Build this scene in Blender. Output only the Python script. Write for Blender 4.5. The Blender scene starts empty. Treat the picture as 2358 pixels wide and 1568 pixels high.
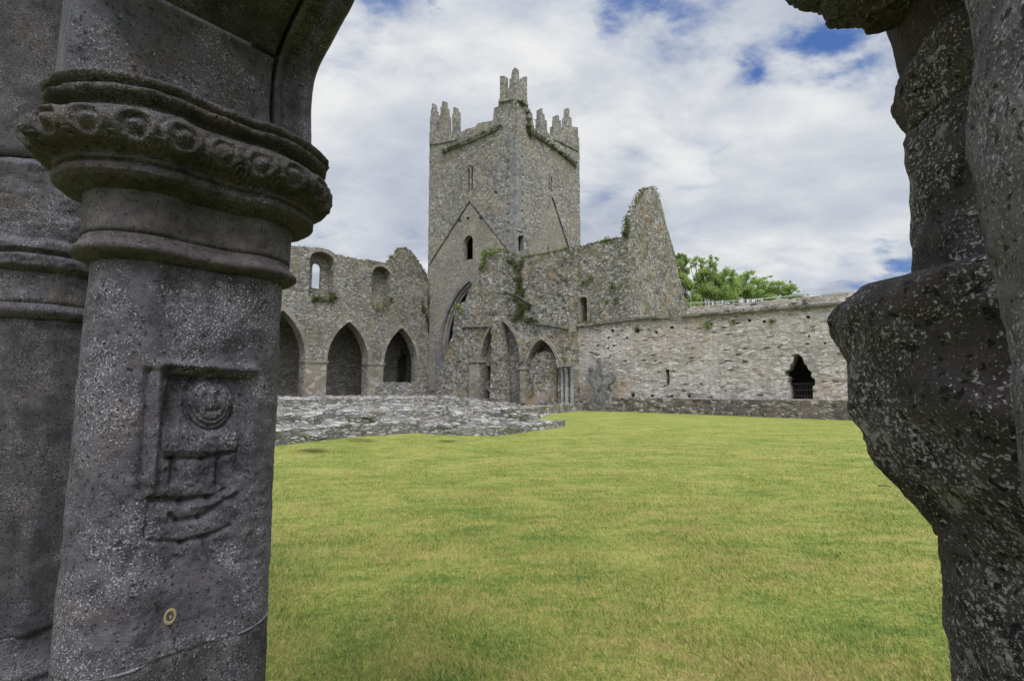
import bpy, bmesh, math, random
import numpy as np
from mathutils import Vector, noise
from mathutils.geometry import delaunay_2d_cdt
random.seed(7); rng = np.random.default_rng(7)
sc = bpy.context.scene
C = sc.collection
R = math.radians
# ------------------------------------------------------------------ camera
EYE = 1.6
FPX = 1100.0                       # focal length measured on a 2358 x 1568 view of the photo
PITCH = math.atan(111 / FPX)
cam = bpy.data.cameras.new('camera'); camo = bpy.data.objects.new('camera', cam); C.objects.link(camo)
cam.sensor_width = 36; cam.lens = 36 * FPX / 2358
cam.clip_start = 0.02; cam.clip_end = 3000
camo.location = (0, 0, EYE); camo.rotation_euler = (R(90) + PITCH, 0, 0)
sc.camera = camo
# ------------------------------------------------------------------ exposure, sky, sun
sc.view_settings.view_transform = 'Standard'; sc.view_settings.look = 'None'
sc.view_settings.exposure = 0.0; sc.view_settings.gamma = 1
SUN_EL, SUN_AZ = 52, 165           # azimuth clockwise from +Y (the view direction)
sund = bpy.data.lights.new('sun', 'SUN'); suno = bpy.data.objects.new('sun', sund); C.objects.link(suno)
sund.energy = 2.2; sund.angle = R(14); sund.color = (1.0, 0.95, 0.88)
suno.rotation_euler = (R(90 - SUN_EL), 0, R(180 - SUN_AZ) )
sdir = Vector((math.sin(R(SUN_AZ)) * math.cos(R(SUN_EL)), math.cos(R(SUN_AZ)) * math.cos(R(SUN_EL)), math.sin(R(SUN_EL))))
suno.rotation_euler = sdir.to_track_quat('Z', 'Y').to_euler()

# photo-pixel geometry: a pixel becomes a point on a real plane of the abbey
ABY = R(-42)                       # the abbey's walls run 42 degrees off the view
cA, sA = math.cos(R(42)), math.sin(R(42))
def ray_w(x, y):
    cx = (x - 1179) / FPX; cy = (784 - y) / FPX
    return Vector((cx, math.cos(PITCH) - cy * math.sin(PITCH), math.sin(PITCH) + cy * math.cos(PITCH)))
def ray(x, y):
    d = ray_w(x, y)
    return Vector((d.x * cA - d.y * sA, d.x * sA + d.y * cA, d.z))
def onX(c, x, y):
    d = ray(x, y); t = c / d.x; return (d.y * t, EYE + d.z * t)      # (Y, z)
def onY(c, x, y):
    d = ray(x, y); t = c / d.y; return (d.x * t, EYE + d.z * t)      # (X, z)
def onZ(c, x, y):
    d = ray(x, y); t = (c - EYE) / d.z; return (d.x * t, d.y * t)
def to_world(p):
    return (p[0] * cA + p[1] * sA, -p[0] * sA + p[1] * cA, p[2])
def proj(p):                       # abbey point -> photo pixel
    wx, wy, wz = to_world(p); wz -= EYE
    dep = wy * math.cos(PITCH) + wz * math.sin(PITCH)
    up = -wy * math.sin(PITCH) + wz * math.cos(PITCH)
    return 1179 + FPX * wx / dep, 784 - FPX * up / dep

# ------------------------------------------------------------------ world nodes
def N(nt, t, **kw):
    n = nt.nodes.new(t)
    for k, v in kw.items():
        if k.startswith('i_'):
            n.inputs[k[2:].replace('_', ' ')].default_value = v
        else: setattr(n, k, v)
    return n
def math_n(nt, op, a, b=None, c=None, clamp=False):
    n = nt.nodes.new('ShaderNodeMath'); n.operation = op; n.use_clamp = clamp
    for i, v in enumerate((a, b, c)):
        if v is None: continue
        if isinstance(v, (int, float)): n.inputs[i].default_value = v
        else: nt.links.new(v, n.inputs[i])
    return n.outputs[0]
def vmath(nt, op, a, b=None):
    n = nt.nodes.new('ShaderNodeVectorMath'); n.operation = op
    for i, v in enumerate((a, b)):
        if v is None: continue
        if isinstance(v, (tuple, list, Vector)): n.inputs[i].default_value = tuple(v)
        else: nt.links.new(v, n.inputs[i])
    return n
def mixc(nt, fac, a, b, blend='MIX'):
    n = nt.nodes.new('ShaderNodeMix'); n.data_type = 'RGBA'; n.blend_type = blend
    for s, v in ((n.inputs[0], fac), (n.inputs[6], a), (n.inputs[7], b)):
        if isinstance(v, (int, float)): s.default_value = v
        elif isinstance(v, tuple): s.default_value = (*v, 1) if len(v) == 3 else v
        else: nt.links.new(v, s)
    return n.outputs[2]
def ramp(nt, fac, stops, interp='LINEAR'):
    n = nt.nodes.new('ShaderNodeValToRGB'); cr = n.color_ramp; cr.interpolation = interp
    while len(cr.elements) > 1: cr.elements.remove(cr.elements[-1])
    for i, (p, c) in enumerate(stops):
        e = cr.elements[0] if i == 0 else cr.elements.new(p)
        e.position = p
        if isinstance(c, (int, float)): c = (c, c, c)
        e.color = (*c, 1)
    nt.links.new(fac, n.inputs[0]); return n.outputs[0]
def noise_n(nt, vec, scale, detail=4, rough=0.55, dist=0.0):
    n = nt.nodes.new('ShaderNodeTexNoise'); n.inputs['Scale'].default_value = scale
    n.inputs['Detail'].default_value = detail; n.inputs['Roughness'].default_value = rough
    n.inputs['Distortion'].default_value = dist
    nt.links.new(vec, n.inputs['Vector']); return n
def sstep(nt, v, a, b):
    n = nt.nodes.new('ShaderNodeMapRange'); n.interpolation_type = 'SMOOTHSTEP'
    nt.links.new(v, n.inputs[0]); n.inputs[1].default_value = a; n.inputs[2].default_value = b
    return n.outputs[0]

world = bpy.data.worlds.new('World'); sc.world = world; world.use_nodes = True
nt = world.node_tree; nt.nodes.clear()
out = nt.nodes.new('ShaderNodeOutputWorld'); bg = nt.nodes.new('ShaderNodeBackground')
sky = nt.nodes.new('ShaderNodeTexSky'); sky.sky_type = 'NISHITA'; sky.sun_disc = False
sky.sun_elevation = R(SUN_EL); sky.sun_rotation = R(SUN_AZ); sky.air_density = 1.0; sky.dust_density = 0.6
tc = nt.nodes.new('ShaderNodeTexCoord')
dirn = vmath(nt, 'NORMALIZE', tc.outputs['Generated']).outputs[0]
sep = nt.nodes.new('ShaderNodeSeparateXYZ'); nt.links.new(dirn, sep.inputs[0])
zz = math_n(nt, 'MAXIMUM', sep.outputs[2], 0.0)
den = math_n(nt, 'ADD', zz, 0.34)
comb = nt.nodes.new('ShaderNodeCombineXYZ')
nt.links.new(math_n(nt, 'DIVIDE', sep.outputs[0], den), comb.inputs[0])
nt.links.new(math_n(nt, 'DIVIDE', sep.outputs[1], den), comb.inputs[1])
mp = nt.nodes.new('ShaderNodeMapping'); mp.inputs['Rotation'].default_value = (0, 0, R(-38))
mp.inputs['Scale'].default_value = (1.15, 1.75, 1); mp.inputs['Location'].default_value = (3.1, 1.7, 0)
nt.links.new(comb.outputs[0], mp.inputs[0])
P = mp.outputs[0]
n1 = noise_n(nt, P, 1.15, 9, 0.56, 0.35)
n2 = noise_n(nt, P, 1.5, 9, 0.55, 0.25)
n3 = noise_n(nt, P, 5.0, 8, 0.58, 0.3)
# patches of open blue between the clouds
wn = noise_n(nt, P, 3.2, 6, 0.6)
wv = vmath(nt, 'SCALE', vmath(nt, 'SUBTRACT', wn.outputs['Color'], (0.5, 0.5, 0.5)).outputs[0]); wv.inputs['Scale'].default_value = 0.20
dwarp = vmath(nt, 'ADD', dirn, wv.outputs[0]).outputs[0]
spots = None
def spot(px, py, rad, amp, sx=1.0):
    d = ray_w(px, py).normalized()
    ds = vmath(nt, 'SUBTRACT', dwarp, d).outputs[0]
    ds = vmath(nt, 'MULTIPLY', ds, (1 / sx, 1 / sx, 1.0)).outputs[0]
    ln = vmath(nt, 'LENGTH', ds).outputs['Value']
    q = math_n(nt, 'DIVIDE', ln, rad)
    g = math_n(nt, 'EXPONENT', math_n(nt, 'MULTIPLY', math_n(nt, 'MULTIPLY', q, q), -1.0))
    return math_n(nt, 'MULTIPLY', g, amp)
for s in ((1915, 78, .036, .62, 2.3), (1725, 140, .020, .34, 1.3), (1400, 18, .035, .55, 1.4), (1500, -5, .03, .5, 1.3), (1020, 35, .016, .45, 0.8),
          (2060, 565, .016, .36, 2.2), (2090, 640, .026, .42, 3.0), (860, -60, .05, .5, 1.6), (1560, 30, .03, .2, 1.5), (1640, -60, .06, .5, 1.6)):
    v = spot(*s); spots = v if spots is None else math_n(nt, 'ADD', spots, v)
# cover = solid cloud less the open patches, broken by noise
brk = math_n(nt, 'MULTIPLY', math_n(nt, 'SUBTRACT', n3.outputs[0], 0.5), 0.9)
brk2 = math_n(nt, 'MULTIPLY', math_n(nt, 'SUBTRACT', n1.outputs[0], 0.5), 0.6)
cov = math_n(nt, 'ADD', math_n(nt, 'SUBTRACT', math_n(nt, 'ADD', math_n(nt, 'ADD', brk, 0.62), brk2), spots), 0.0)
cover = sstep(nt, cov, 0.06, 0.55)
shade = sstep(nt, math_n(nt, 'ADD', math_n(nt, 'MULTIPLY', n2.outputs[0], 0.75), math_n(nt, 'MULTIPLY', n3.outputs[0], 0.25)), 0.38, 0.68)
dk = math_n(nt, 'ADD', math_n(nt, 'ADD', spot(870, 400, .12, .45, 1.5), spot(960, 330, .10, .25, 1.6)), math_n(nt, 'ADD', spot(1700, 400, .13, .30, 2.2), spot(1950, 470, .07, .35, 2.5)))
lt = math_n(nt, 'ADD', math_n(nt, 'ADD', spot(900, 150, .14, .5, 1.5), spot(820, 520, .07, .6, 1.5)), math_n(nt, 'ADD', math_n(nt, 'ADD', spot(1850, 230, .14, .5, 2.2), spot(1420, 250, .10, .3, 2.0)), spot(1750, 580, .08, .5, 3)))
shade = math_n(nt, 'ADD', math_n(nt, 'MULTIPLY', shade, math_n(nt, 'SUBTRACT', 1.0, dk, clamp=True)), math_n(nt, 'MULTIPLY', lt, 0.6), clamp=True)
ccol = ramp(nt, shade, [(0, (0.43, 0.47, 0.56)), (0.3, (0.57, 0.61, 0.68)), (0.65, (0.72, 0.745, 0.775)), (1, (0.87, 0.87, 0.865))])
# thick cloud is brightest overhead and round the sun
up = math_n(nt, 'MULTIPLY', sstep(nt, sep.outputs[2], 0.62, 1.0), 2.2)
sd = vmath(nt, 'DOT_PRODUCT', dirn, tuple(sdir)).outputs['Value']
sg = math_n(nt, 'MULTIPLY', sstep(nt, sd, 0.45, 1.0), 3.0)
gain = math_n(nt, 'ADD', math_n(nt, 'ADD', up, sg), 1.0)
cc = vmath(nt, 'SCALE', ccol); nt.links.new(gain, cc.inputs['Scale'])
skyb = vmath(nt, 'SCALE', sky.outputs[0]); skyb.inputs['Scale'].default_value = 0.62
CLOUD = 10.0
cc2 = vmath(nt, 'SCALE', cc.outputs[0]); cc2.inputs['Scale'].default_value = CLOUD
blue = mixc(nt, 0.55, skyb.outputs[0], (0.9, 2.3, 6.6))
mixed = mixc(nt, cover, blue, cc2.outputs[0])
nt.links.new(mixed, bg.inputs['Color']); bg.inputs['Strength'].default_value = 0.1
nt.links.new(bg.outputs[0], out.inputs[0])

# ------------------------------------------------------------------ object helpers
def mesh_from(name, verts, faces, mat, smooth=False):
    me = bpy.data.meshes.new(name); me.from_pydata([tuple(v) for v in verts], [], faces)
    me.materials.append(mat)
    bm = bmesh.new(); bm.from_mesh(me); bmesh.ops.recalc_face_normals(bm, faces=bm.faces); bm.to_mesh(me); bm.free()
    if smooth: me.polygons.foreach_set('use_smooth', [True] * len(me.polygons))
    return me
def tag(o, label=None, cat=None, group=None, kind=None):
    if label: o['label'] = label
    if cat: o['category'] = cat
    if group: o['group'] = group
    if kind: o['kind'] = kind
    return o
def thing(name, label, cat, base, group=None):
    o = bpy.data.objects.new(name, None); C.objects.link(o); o.empty_display_size = 0.3
    o.location = to_world(base); o.rotation_euler = (0, 0, ABY); o['_b'] = list(base)
    return tag(o, label, cat, group)
BASE = {}
def obj(name, geo, mat, parent=None, base=(0, 0, 0), smooth=False, label=None):
    verts, faces = geo
    b = BASE[parent.name] if parent is not None else base
    vv = [(v[0] - b[0], v[1] - b[1], v[2] - b[2]) for v in verts]
    o = bpy.data.objects.new(name, mesh_from(name, vv, faces, mat, smooth)); C.objects.link(o)
    if parent is not None:
        o.parent = parent; BASE[o.name] = b
    else:
        o.location = to_world(base); o.rotation_euler = (0, 0, ABY); BASE[o.name] = base
    if label: o['label'] = label
    return o
_thing = thing
def thing(name, label, cat, base, group=None):
    o = _thing(name, label, cat, base, group); del o['_b']; BASE[o.name] = tuple(base); return o
def join(*gs):
    V, F = [], []
    for v, f in gs:
        n = len(V); V += list(v); F += [tuple(i + n for i in q) for q in f]
    return V, F
def box(x0, x1, y0, y1, z0, z1):
    v = [(x, y, z) for z in (z0, z1) for y in (y0, y1) for x in (x0, x1)]
    f = [(0, 2, 3, 1), (4, 5, 7, 6), (0, 1, 5, 4), (2, 6, 7, 3), (0, 4, 6, 2), (1, 3, 7, 5)]
    return v, f
def densify(pts, step, jit=0.0, seed=0.0, closed=True):
    out = []
    n = len(pts); rngi = range(n if closed else n - 1)
    for i in rngi:
        a = Vector(pts[i]); b = Vector(pts[(i + 1) % n]); L = (b - a).length
        k = max(1, int(round(L / step)))
        for j in range(k):
            p = a.lerp(b, j / k)
            if jit:
                w = jit if j else jit * 0.6
                nv = noise.noise_vector(Vector((p.x * 2.3, p.y * 2.3, seed)))
                n2 = noise.noise_vector(Vector((p.x * 7.3, p.y * 7.3, seed + 5)))
                p = p + Vector((nv.x + 0.7 * n2.x, nv.y + 0.7 * n2.y)) * w
            out.append(p.copy())
    if not closed: out.append(Vector(pts[-1]))
    return out
def pip(x, y, poly):
    c = False; j = len(poly) - 1
    for i in range(len(poly)):
        xi, yi = poly[i][0], poly[i][1]; xj, yj = poly[j][0], poly[j][1]
        if (yi > y) != (yj > y) and x < (xj - xi) * (y - yi) / (yj - yi) + xi: c = not c
        j = i
    return c
def slab(plane, val, outline, holes=(), th=1.0, grid=0.35, amp=0.03, jit=0.04, hjit=0.015, step=None, seed=0.0, backamp=0):
    """a wall of real thickness standing on plane X=val or Y=val, its face on the camera's side; outline and holes in (u, z)."""
    step = step or grid
    loops = [densify(outline, step, jit, seed)] + [densify(h, min(step, 0.3), hjit, seed + i) for i, h in enumerate(holes)]
    V = []; E = []
    for lp in loops:
        n0 = len(V); V += [Vector((p.x, p.y)) for p in lp]
        E += [(n0 + i, n0 + (i + 1) % len(lp)) for i in range(len(lp))]
    us = [p.x for p in loops[0]]; zs = [p.y for p in loops[0]]
    u = min(us) + grid / 2
    while u < max(us):
        z = min(zs) + grid / 2
        while z < max(zs):
            a = u + random.uniform(-.3, .3) * grid; b = z + random.uniform(-.3, .3) * grid
            if pip(a, b, loops[0]) and not any(pip(a, b, h) for h in loops[1:]): V.append(Vector((a, b)))
            z += grid
        u += grid
    r = delaunay_2d_cdt(V, E, [], 0, 1e-5)
    vo, fo = r[0], r[2]
    keep = []
    for f in fo:
        cx = sum(vo[i].x for i in f) / len(f); cy = sum(vo[i].y for i in f) / len(f)
        if pip(cx, cy, loops[0]) and not any(pip(cx, cy, h) for h in loops[1:]): keep.append(tuple(f))
    cnt = {}
    for f in keep:
        for i in range(len(f)):
            a, b = f[i], f[(i + 1) % len(f)]; k = (min(a, b), max(a, b)); cnt[k] = cnt.get(k, 0) + 1
    nv = len(vo)
    def mp_(p, t):
        return (p.x, val + t, p.y) if plane == 'Y' else (val - t, p.x, p.y)
    verts = []
    for p in vo:
        t = amp * (noise.noise(Vector((p.x * 1.1, p.y * 1.1, seed + 3))) + 0.9 * noise.noise(Vector((p.x * 3.1, p.y * 3.7, seed))))
        verts.append(mp_(p, t))
    for p in vo: verts.append(mp_(p, th + backamp * noise.noise(Vector((p.x, p.y, seed + 9)))))
    faces = list(keep) + [tuple(i + nv for i in reversed(f)) for f in keep]
    faces += [(a, b, b + nv, a + nv) for (a, b), c in cnt.items() if c == 1]
    return verts, faces
def pts(plane, val, px): return [(onY if plane == 'Y' else onX)(val, *p) for p in px]
def arch_pts(u0, u1, zb, zs, za, n=9):
    """pointed arch opening: sill zb, spring zs, apex za"""
    w = (u1 - u0) / 2; h = za - zs
    cx = max(0.0, (h * h - w * w) / (2 * w)); r = w + cx
    P_ = [(u0, zb), (u1, zb)]
    a1 = math.atan2(h, cx) if cx > 0 else math.pi / 2
    rr = [(-cx + (u0 + u1) / 2 + r * math.cos(a1 * i / n), zs + (r * math.sin(a1 * i / n)) * (h / (r * math.sin(a1)))) for i in range(n + 1)]
    P_ += rr
    P_ += [((u0 + u1) - x, z) for x, z in reversed(rr[:-1])]
    return P_
def ring(plane, val, inner, outer, t0, t1):
    """moulded band between two outlines with the same point count, open at the foot"""
    n = len(inner); V = []
    def m(p, t): return (p[0], val + t, p[1]) if plane == 'Y' else (val - t, p[0], p[1])
    for i in range(n):
        V += [m(inner[i], t1), m(inner[i], t0), m(outer[i], t0), m(outer[i], t1)]
    F = []
    for i in range(n - 1):
        a = 4 * i; b = a + 4
        for k in range(4): F.append((a + k, a + (k + 1) % 4, b + (k + 1) % 4, b + k))
    F += [(0, 1, 2, 3), (4 * n - 1, 4 * n - 2, 4 * n - 3, 4 * n - 4)]
    return V, F
def archivolt(plane, val, u0, u1, zs, za, w, t0, t1, foot=0.0):
    a = arch_pts(u0, u1, zs - foot, zs, za)[2:]; b = arch_pts(u0 - w, u1 + w, zs - foot, zs, za + w * 1.25)[2:]
    if foot: a = [(u1, zs - foot)] + a + [(u0, zs - foot)]; b = [(u1 + w, zs - foot)] + b + [(u0 - w, zs - foot)]
    return ring(plane, val, a, b, t0, t1)
def beam(plane, val, path, h, t0, t1, jit=0.0):
    """band following a path on a wall face"""
    P_ = densify(path, 0.4, jit, 3.0, closed=False)
    inner = [(p.x, p.y - h / 2) for p in P_]; outer = [(p.x, p.y + h / 2) for p in P_]
    return ring(plane, val, inner, outer, t0, t1)

# ------------------------------------------------------------------ materials
def mat(name, rough=0.9):
    m = bpy.data.materials.new(name); m.use_nodes = True; t = m.node_tree
    b = t.nodes['Principled BSDF']; b.inputs['Roughness'].default_value = rough
    b.inputs['Specular IOR Level'].default_value = 0.25
    return m, t, b
def obj_vec(t, scale=(1, 1, 1)):
    c = t.nodes.new('ShaderNodeTexCoord'); mpn = t.nodes.new('ShaderNodeMapping'); mpn.inputs['Scale'].default_value = scale
    t.links.new(c.outputs['Object'], mpn.inputs[0]); return c.outputs['Object'], mpn.outputs[0]
def rubble(name, stops, mortar, size=(0.42, 0.17), stain=(), bump=0.6, mort_w=0.055, tint=None, white=0.25, distort=0.35, gaps=0.0):
    m, t, b = mat(name, 0.93)
    ov, sv = obj_vec(t, (1 / size[0], 1 / size[0], 1 / size[1]))
    nz = noise_n(t, ov, 2.2, 3)
    off = vmath(t, 'SCALE', vmath(t, 'SUBTRACT', nz.outputs['Color'], (0.5, 0.5, 0.5)).outputs[0]); off.inputs['Scale'].default_value = distort * 3
    nz2 = noise_n(t, ov, 9, 3)
    off2 = vmath(t, 'SCALE', vmath(t, 'SUBTRACT', nz2.outputs['Color'], (0.5, 0.5, 0.5)).outputs[0]); off2.inputs['Scale'].default_value = distort * 1.6
    v = vmath(t, 'ADD', vmath(t, 'ADD', sv, off.outputs[0]).outputs[0], off2.outputs[0]).outputs[0]
    vo = t.nodes.new('ShaderNodeTexVoronoi'); t.links.new(v, vo.inputs['Vector']); vo.inputs['Scale'].default_value = 1
    ve = t.nodes.new('ShaderNodeTexVoronoi'); ve.feature = 'DISTANCE_TO_EDGE'; t.links.new(v, ve.inputs['Vector']); ve.inputs['Scale'].default_value = 1
    sepc = t.nodes.new('ShaderNodeSeparateColor'); t.links.new(vo.outputs['Color'], sepc.inputs[0])
    fine = noise_n(t, ov, 26, 5, 0.65); mid = noise_n(t, ov, 6, 4, 0.6); big = noise_n(t, ov, 0.45, 4, 0.6)
    f = math_n(t, 'ADD', math_n(t, 'MULTIPLY', sepc.outputs[0], 0.72), math_n(t, 'MULTIPLY', math_n(t, 'ADD', fine.outputs[0], math_n(t, 'SUBTRACT', mid.outputs[0], 0.5)), 0.28))
    col = ramp(t, f, stops)
    # pale lichen on some stones, in irregular crusts
    li = sstep(t, math_n(t, 'ADD', math_n(t, 'MULTIPLY', sepc.outputs[1], 0.35), math_n(t, 'MULTIPLY', mid.outputs[0], 1.0)), 0.80, 0.92)
    col = mixc(t, math_n(t, 'MULTIPLY', li, white), col, (0.52, 0.52, 0.50))
    edge = sstep(t, ve.outputs['Distance'], mort_w * 0.4, mort_w * 2.2)
    col = mixc(t, edge, mortar, col)
    if gaps:
        # missing stones, read as dark pits
        hole = math_n(t, 'MULTIPLY', math_n(t, 'LESS_THAN', sepc.outputs[2], gaps), edge)
        col = mixc(t, hole, col, (0.06, 0.055, 0.05))
    for (c, sc_, lo, hi, amt) in stain:
        s = noise_n(t, ov, sc_, 5, 0.62); s.inputs['Distortion'].default_value = 0.3
        col = mixc(t, math_n(t, 'MULTIPLY', sstep(t, s.outputs[0], lo, hi), amt), col, c)
    br = sstep(t, big.outputs[0], 0.3, 0.7)
    col = mixc(t, br, mixc(t, 1.0, col, (0.80, 0.80, 0.82), 'MULTIPLY'), col)
    if tint: col = mixc(t, 1.0, col, tint, 'MULTIPLY')
    t.links.new(col, b.inputs['Base Color'])
    hgt = math_n(t, 'ADD', math_n(t, 'MULTIPLY', edge, math_n(t, 'ADD', math_n(t, 'MULTIPLY', sepc.outputs[1], 0.8), 0.5)), math_n(t, 'MULTIPLY', fine.outputs[0], 0.5))
    bp = t.nodes.new('ShaderNodeBump'); bp.inputs['Strength'].default_value = bump; bp.inputs['Distance'].default_value = 0.05
    t.links.new(hgt, bp.inputs['Height']); t.links.new(bp.outputs[0], b.inputs['Normal'])
    return m
GREEN = (0.075, 0.10, 0.028); OLIVE = (0.14, 0.135, 0.055); TAN = (0.36, 0.27, 0.16); RUST = (0.30, 0.17, 0.08); GREY = (0.22, 0.23, 0.24)
M = {}
M['tower'] = rubble('tower_rubble', [(0.08, (0.075, 0.07, 0.066)), (0.3, (0.14, 0.131, 0.12)), (0.5, (0.20, 0.188, 0.172)), (0.7, (0.27, 0.253, 0.233)), (0.92, (0.40, 0.385, 0.365))],
    (0.165, 0.155, 0.142), (0.24, 0.15), [((0.25, 0.205, 0.14), 0.35, 0.50, 0.68, 0.5), (OLIVE, 0.8, 0.56, 0.72, 0.45), ((0.13, 0.125, 0.125), 0.5, 0.55, 0.7, 0.5)], bump=0.7, white=0.6)
M['scar'] = rubble('gable_plaster', [(0, (0.10, 0.093, 0.08)), (0.5, (0.205, 0.19, 0.16)), (1, (0.33, 0.312, 0.275))],
    (0.21, 0.195, 0.163), (0.26, 0.16), [(TAN, 0.6, 0.5, 0.7, 0.3), ((0.16,0.15,0.135), 0.9, 0.5, 0.65, 0.5)], bump=0.6, white=0.3)
M['quoin'] = rubble('dressed_quoin', [(0, (0.105, 0.10, 0.10)), (0.5, (0.18, 0.174, 0.172)), (1, (0.30, 0.29, 0.285))],
    (0.17, 0.17, 0.17), (0.34, 0.2), [(OLIVE, 1.2, 0.55, 0.75, 0.35)], bump=0.35, distort=0.1)
M['range'] = rubble('pale_coursed_rubble', [(0.04, (0.12, 0.105, 0.095)), (0.22, (0.27, 0.24, 0.22)), (0.5, (0.42, 0.385, 0.355)), (0.75, (0.50, 0.465, 0.44)), (1, (0.66, 0.64, 0.62))],
    (0.33, 0.30, 0.27), (0.34, 0.105), [((0.44, 0.34, 0.24), 0.25, 0.52, 0.62, 0.35), ((0.40, 0.39, 0.385), 0.5, 0.5, 0.65, 0.4), (TAN, 0.35, 0.52, 0.72, 0.45), ((0.33, 0.22, 0.17), 1.3, 0.62, 0.75, 0.35)], bump=0.8, gaps=0.045, white=0.35, distort=0.3)
M['transept'] = rubble('mossy_rubble', [(0.08, (0.06, 0.055, 0.046)), (0.3, (0.14, 0.13, 0.11)), (0.55, (0.225, 0.212, 0.186)), (0.9, (0.40, 0.39, 0.37))],
    (0.155, 0.142, 0.115), (0.24, 0.13), [((0.20, 0.175, 0.10), 0.6, 0.50, 0.62, 0.65), (RUST, 0.5, 0.56, 0.66, 0.5), ((0.33, 0.33, 0.32), 0.45, 0.56, 0.68, 0.4), (GREEN, 1.4, 0.57, 0.65, 0.8), (GREEN, 3.5, 0.62, 0.70, 0.7)], bump=0.9, white=0.8)
M['arcade'] = rubble('arcade_rubble', [(0.08, (0.06, 0.056, 0.05)), (0.3, (0.135, 0.126, 0.11)), (0.55, (0.205, 0.193, 0.172)), (0.9, (0.34, 0.325, 0.305))],
    (0.145, 0.136, 0.115), (0.26, 0.12), [((0.20, 0.18, 0.11), 0.7, 0.50, 0.64, 0.55), (GREEN, 1.3, 0.58, 0.67, 0.7), ((0.30, 0.30, 0.29), 0.5, 0.56, 0.7, 0.4)], bump=0.8, white=0.7)
M['inner'] = rubble('dark_inner_wall', [(0, (0.08, 0.073, 0.062)), (0.5, (0.20, 0.185, 0.16)), (1, (0.38, 0.36, 0.32))],
    (0.19, 0.175, 0.15), (0.34, 0.13), [(GREEN, 1.5, 0.6, 0.7, 0.4)], bump=0.8, white=0.2)
M['dress'] = rubble('dressed_stone', [(0, (0.13, 0.117, 0.095)), (0.5, (0.215, 0.195, 0.16)), (1, (0.33, 0.305, 0.26))],
    (0.16, 0.145, 0.12), (0.6, 0.4), [(OLIVE, 1.3, 0.55, 0.75, 0.5), ((0.13,0.12,0.10), 2.5, 0.5, 0.7, 0.5)], bump=0.4, distort=0.12, mort_w=0.03, white=0.08)
M['blue'] = rubble('blue_limestone', [(0, (0.095, 0.09, 0.095)), (0.5, (0.14, 0.135, 0.142)), (1, (0.21, 0.205, 0.212))],
    (0.16, 0.16, 0.18), (0.8, 0.5), [], bump=0.25, distort=0.06, mort_w=0.03)
M['bench'] = rubble('bench_rubble', [(0.08, (0.04, 0.035, 0.03)), (0.4, (0.13, 0.115, 0.10)), (0.7, (0.22, 0.20, 0.18)), (1, (0.40, 0.38, 0.35))],
    (0.11, 0.10, 0.085), (0.36, 0.16), [(OLIVE, 1.4, 0.56, 0.68, 0.5), ((0.17, 0.11, 0.085), 1.0, 0.55, 0.65, 0.5)], bump=0.9, white=0.6)
M['found'] = rubble('pale_foundation_stone', [(0, (0.08, 0.075, 0.065)), (0.3, (0.19, 0.18, 0.165)), (0.6, (0.31, 0.30, 0.285)), (1, (0.50, 0.49, 0.48))],
    (0.13, 0.125, 0.11), (0.34, 0.10), [(OLIVE, 1.3, 0.55, 0.66, 0.6), (TAN, 0.9, 0.6, 0.75, 0.3), ((0.10,0.10,0.09), 2.3, 0.55, 0.65, 0.5)], bump=1.0, white=0.7)
m, t, b = mat('broken_stone', 0.95); g_n = t.nodes.new('ShaderNodeNewGeometry'); ov, _ = obj_vec(t)
f = math_n(t, 'ADD', math_n(t, 'MULTIPLY', g_n.outputs['Random Per Island'], 0.7), math_n(t, 'MULTIPLY', noise_n(t, ov, 8, 5, .65).outputs[0], 0.3))
col = ramp(t, f, [(0.05, (0.09, 0.082, 0.075)), (0.3, (0.18, 0.17, 0.158)), (0.5, (0.23, 0.212, 0.19)), (0.7, (0.30, 0.29, 0.285)), (0.95, (0.46, 0.45, 0.455))])
t.links.new(mixc(t, math_n(t, 'MULTIPLY', sstep(t, noise_n(t, ov, 1.1, 4, .6).outputs[0], .55, .66), .5), col, (0.17, 0.16, 0.08)), b.inputs['Base Color'])
bp = t.nodes.new('ShaderNodeBump'); bp.inputs['Distance'].default_value = .03; t.links.new(noise_n(t, ov, 14, 5, .6).outputs[0], bp.inputs['Height']); t.links.new(bp.outputs[0], b.inputs['Normal']); M['bits'] = m
M['floor'] = rubble('trodden_rubble', [(0.05, (0.08, 0.075, 0.065)), (0.35, (0.17, 0.16, 0.145)), (0.65, (0.25, 0.24, 0.225)), (1, (0.38, 0.37, 0.36))],
    (0.12, 0.115, 0.095), (0.26, 0.24), [(OLIVE, 1.0, 0.52, 0.64, 0.6), (TAN, 0.9, 0.6, 0.75, 0.3)], bump=1.0, white=0.5)
M['cross'] = rubble('worn_grey_stone', [(0, (0.06, 0.06, 0.057)), (0.5, (0.13, 0.127, 0.12)), (1, (0.24, 0.235, 0.225))],
    (0.13, 0.125, 0.118), (0.3, 0.3), [(OLIVE, 2, 0.5, 0.7, 0.3)], bump=0.5, mort_w=0.01)

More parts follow.
